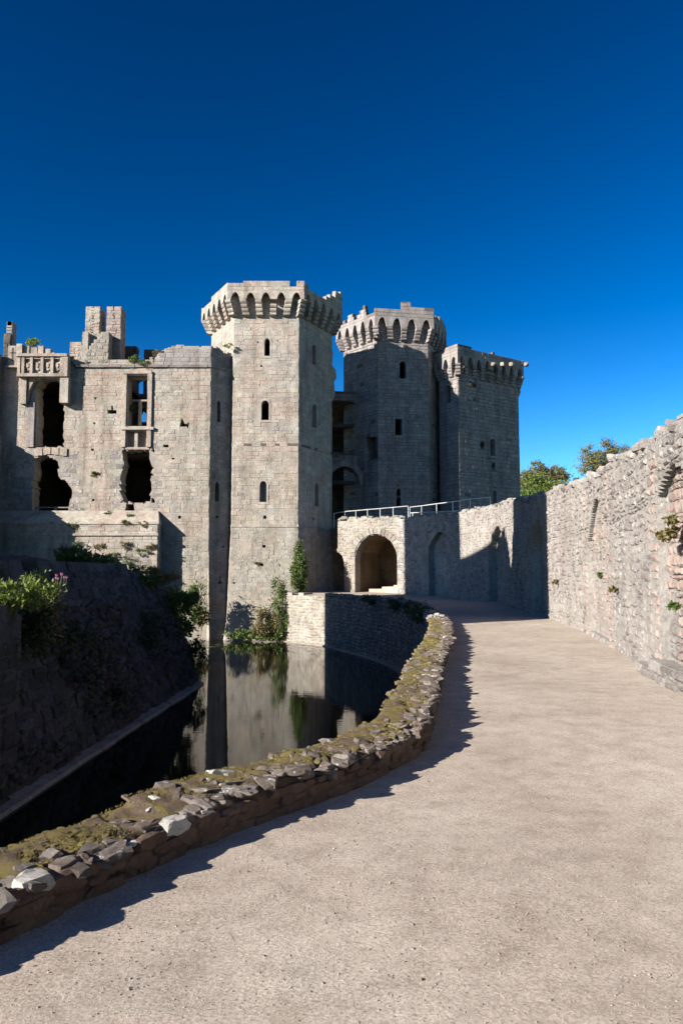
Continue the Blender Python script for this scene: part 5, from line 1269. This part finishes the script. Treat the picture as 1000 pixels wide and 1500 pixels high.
tuft(158, 752, YW - .3, .3, 'leaf_green', 'left one of two small weeds on the sloping plinth top', 37)
tuft(192, 756, YW - .5, .35, 'leaf_green', 'weed on the sloping plinth top right under the broken window', 38)
tuft(107, 771, YW - 1.15, .4, 'leaf_green', 'weeds at the left end of the plinth string course', 39)
tuft(210, 768, YW - 1.15, .35, 'leaf_dry', 'dry weeds at the right end of the plinth ledge', 40)
tuft(184, 766, YW - 1.15, .25, 'leaf_green', 'tiny weed midway on the plinth ledge', 50)
for i, (px, py, s, lab) in enumerate(((143, 800, .5, 'weeds at mid height on the left half of the plinth face'), (117, 798, .45, 'weeds by the shadow edge on the plinth face'), (183, 800, .5, 'weeds in the centre of the plinth face'), (205, 808, .55, 'thick weeds right of centre on the plinth face'), (222, 800, .4, 'weeds beside the right corner of the plinth'), (190, 822, .6, 'green weeds low on the plinth face above the revetment'), (215, 832, .55, 'bright weeds at the foot of the plinth corner'), (165, 815, .5, 'weeds low on the plinth face left of the green weeds'))):
    tuft(px, py, YPL - .12, s, 'leaf_dry' if i % 2 == 0 else 'leaf_green', lab, 60 + i, 420, .11)
tuft(656, 573, 65.6, .35, 'leaf_green', 'green plant inside the sunlit pointed window of the rear tower', 41)
tuft(688, 563, 64.7, .4, 'leaf_dry', 'weed clump under the rear tower corbels', 42)
tuft(197, 598, YW + .9, .75, 'leaf_green', 'leafy plant growing inside the tall mullioned window', 43, 500, .14)
tuft(376, 826, 54.75, .2, 'leaf_dry', 'small brown weed low on the main tower face', 44, 160)
def wtuft(px, py, s, mat, lab, seed, cnt=260, leaf=.06):
    u, z = WALLF.hit(px, py); c = WALLF.P(u, z, .08)
    plant('weed_tuft', lab, 'weed', c, (s, s, s * .7), cnt, leaf, mat, seed, 'weeds growing on the boundary wall', clumps=8, up=.5)
wtuft(988, 783, .13, 'leaf_dry', 'sunlit dry leafy weed high in the nearest brick niche', 45, 420, .06)
wtuft(994, 762, .11, 'leaf_dry', 'dry weed just above the leafy weed in the nearest brick niche', 46, 200, .05)
wtuft(994, 886, .08, 'leaf_green', 'small green weed low at the right edge of the nearest niche', 47, 220, .05)
wtuft(818, 852, .12, 'leaf_dry', 'small green weed low on the sunlit wall past the shadow edge', 48, 160, .06)
wtuft(883, 843, .08, 'leaf_green', 'small weed on the jamb of the brick lined second niche', 49, 140, .05)
wtuft(905, 863, .09, 'leaf_dry', 'dry grass tuft low on the wall between the two brick niches', 51, 140, .06)
lp = thing('lily_pads', 'patch of floating green lily pads at the far left corner of the moat', 'plants', G(315, 946, WZ + .01))
r = random.Random(12)
for i in range(40):
    c = G(r.uniform(298, 332), r.uniform(943, 949), WZ + .012 + i * .0004); s = r.uniform(.06, .14); m_ = MB()
    m_.add([(c.x, c.y, c.z)] + [(c.x + s * math.cos(q), c.y + s * math.sin(q), c.z) for q in np.linspace(.3, 6.0, 10)], [(0, k + 1, k + 2) for k in range(9)]); m_.build('pad', 'lily', lp)

# ---- trees behind the wall
def tree(label, px, pytop, halfw, Y, seed, mat, mat2):
    top = W(px, pytop, Y); R = halfw * Y / FOC; h_t = top.z
    t = thing('tree', label, 'tree', (top.x, Y, -.3), 'trees behind the boundary wall')
    r = random.Random(seed); m_ = MB(); cz = h_t - R * .85
    m_.tube((top.x, Y, -.3), (top.x + .2, Y, cz - R * .6), .34, .24, 8); m_.build('trunk', 'bark', t)
    br_ = []; lm = MB()
    for i in range(26):
        a_ = r.uniform(0, 6.28); el = r.uniform(-.1, 1.4); rr = R * r.uniform(.55, .95)
        e_ = Vector((top.x + math.cos(a_) * math.cos(el) * rr, Y + math.sin(a_) * math.cos(el) * rr, cz + math.sin(el) * rr * .9))
        s_ = Vector((top.x + .2, Y, cz - R * r.uniform(.2, .7))); md = (s_ + e_) / 2 + Vector((r.uniform(-.4, .4), r.uniform(-.4, .4), r.uniform(0, .5)))
        lm.tube(s_, md, .10, .06, 5); lm.tube(md, e_, .06, .02, 5); br_.append((e_, R * r.uniform(.14, .26))); br_.append((md, R * r.uniform(.12, .2)))
        for q in range(3):
            e2 = e_ + Vector((r.gauss(0, 1), r.gauss(0, 1), r.gauss(0, .7))) * R * .2; lm.tube(md, e2, .03, .01, 4); br_.append((e2, R * r.uniform(.07, .16)))
    lm.build('limbs', 'bark', t)
    v = []; f = []
    for i in range(15000):
        c, s = r.choice(br_); d = Vector((r.gauss(0, 1), r.gauss(0, 1), r.gauss(0, .8))) * s * .62; p = c + d
        d1 = Vector((r.gauss(0, 1), r.gauss(0, 1), r.gauss(0, 1))).normalized(); d2 = d1.orthogonal().normalized(); L = r.uniform(.14, .30); k = len(v)
        v += [tuple(p), tuple(p + d1 * L * .5 + d2 * L * .4), tuple(p + d1 * L), tuple(p + d1 * L * .5 - d2 * L * .4)]; f.append((k, k + 1, k + 2, k + 3))
    mesh_obj('crown', v, f, mat, t)
tree('round crowned tree between the rear tower and the boundary wall, leaves turning yellow', 798, 680, 40, 108, 5, 'leaf_tree', None)
tree('spreading tree rising behind the highest visible slope of the boundary wall', 884, 652, 50, 112, 9, 'leaf_tree', None)
plant('hedge', 'bright green leafy hedge top at the foot of the rear tower', 'hedge', W(785, 722, 100), (4.6, 2, 2.4), 6500, .28, 'leaf_tree2', 15, clumps=46)
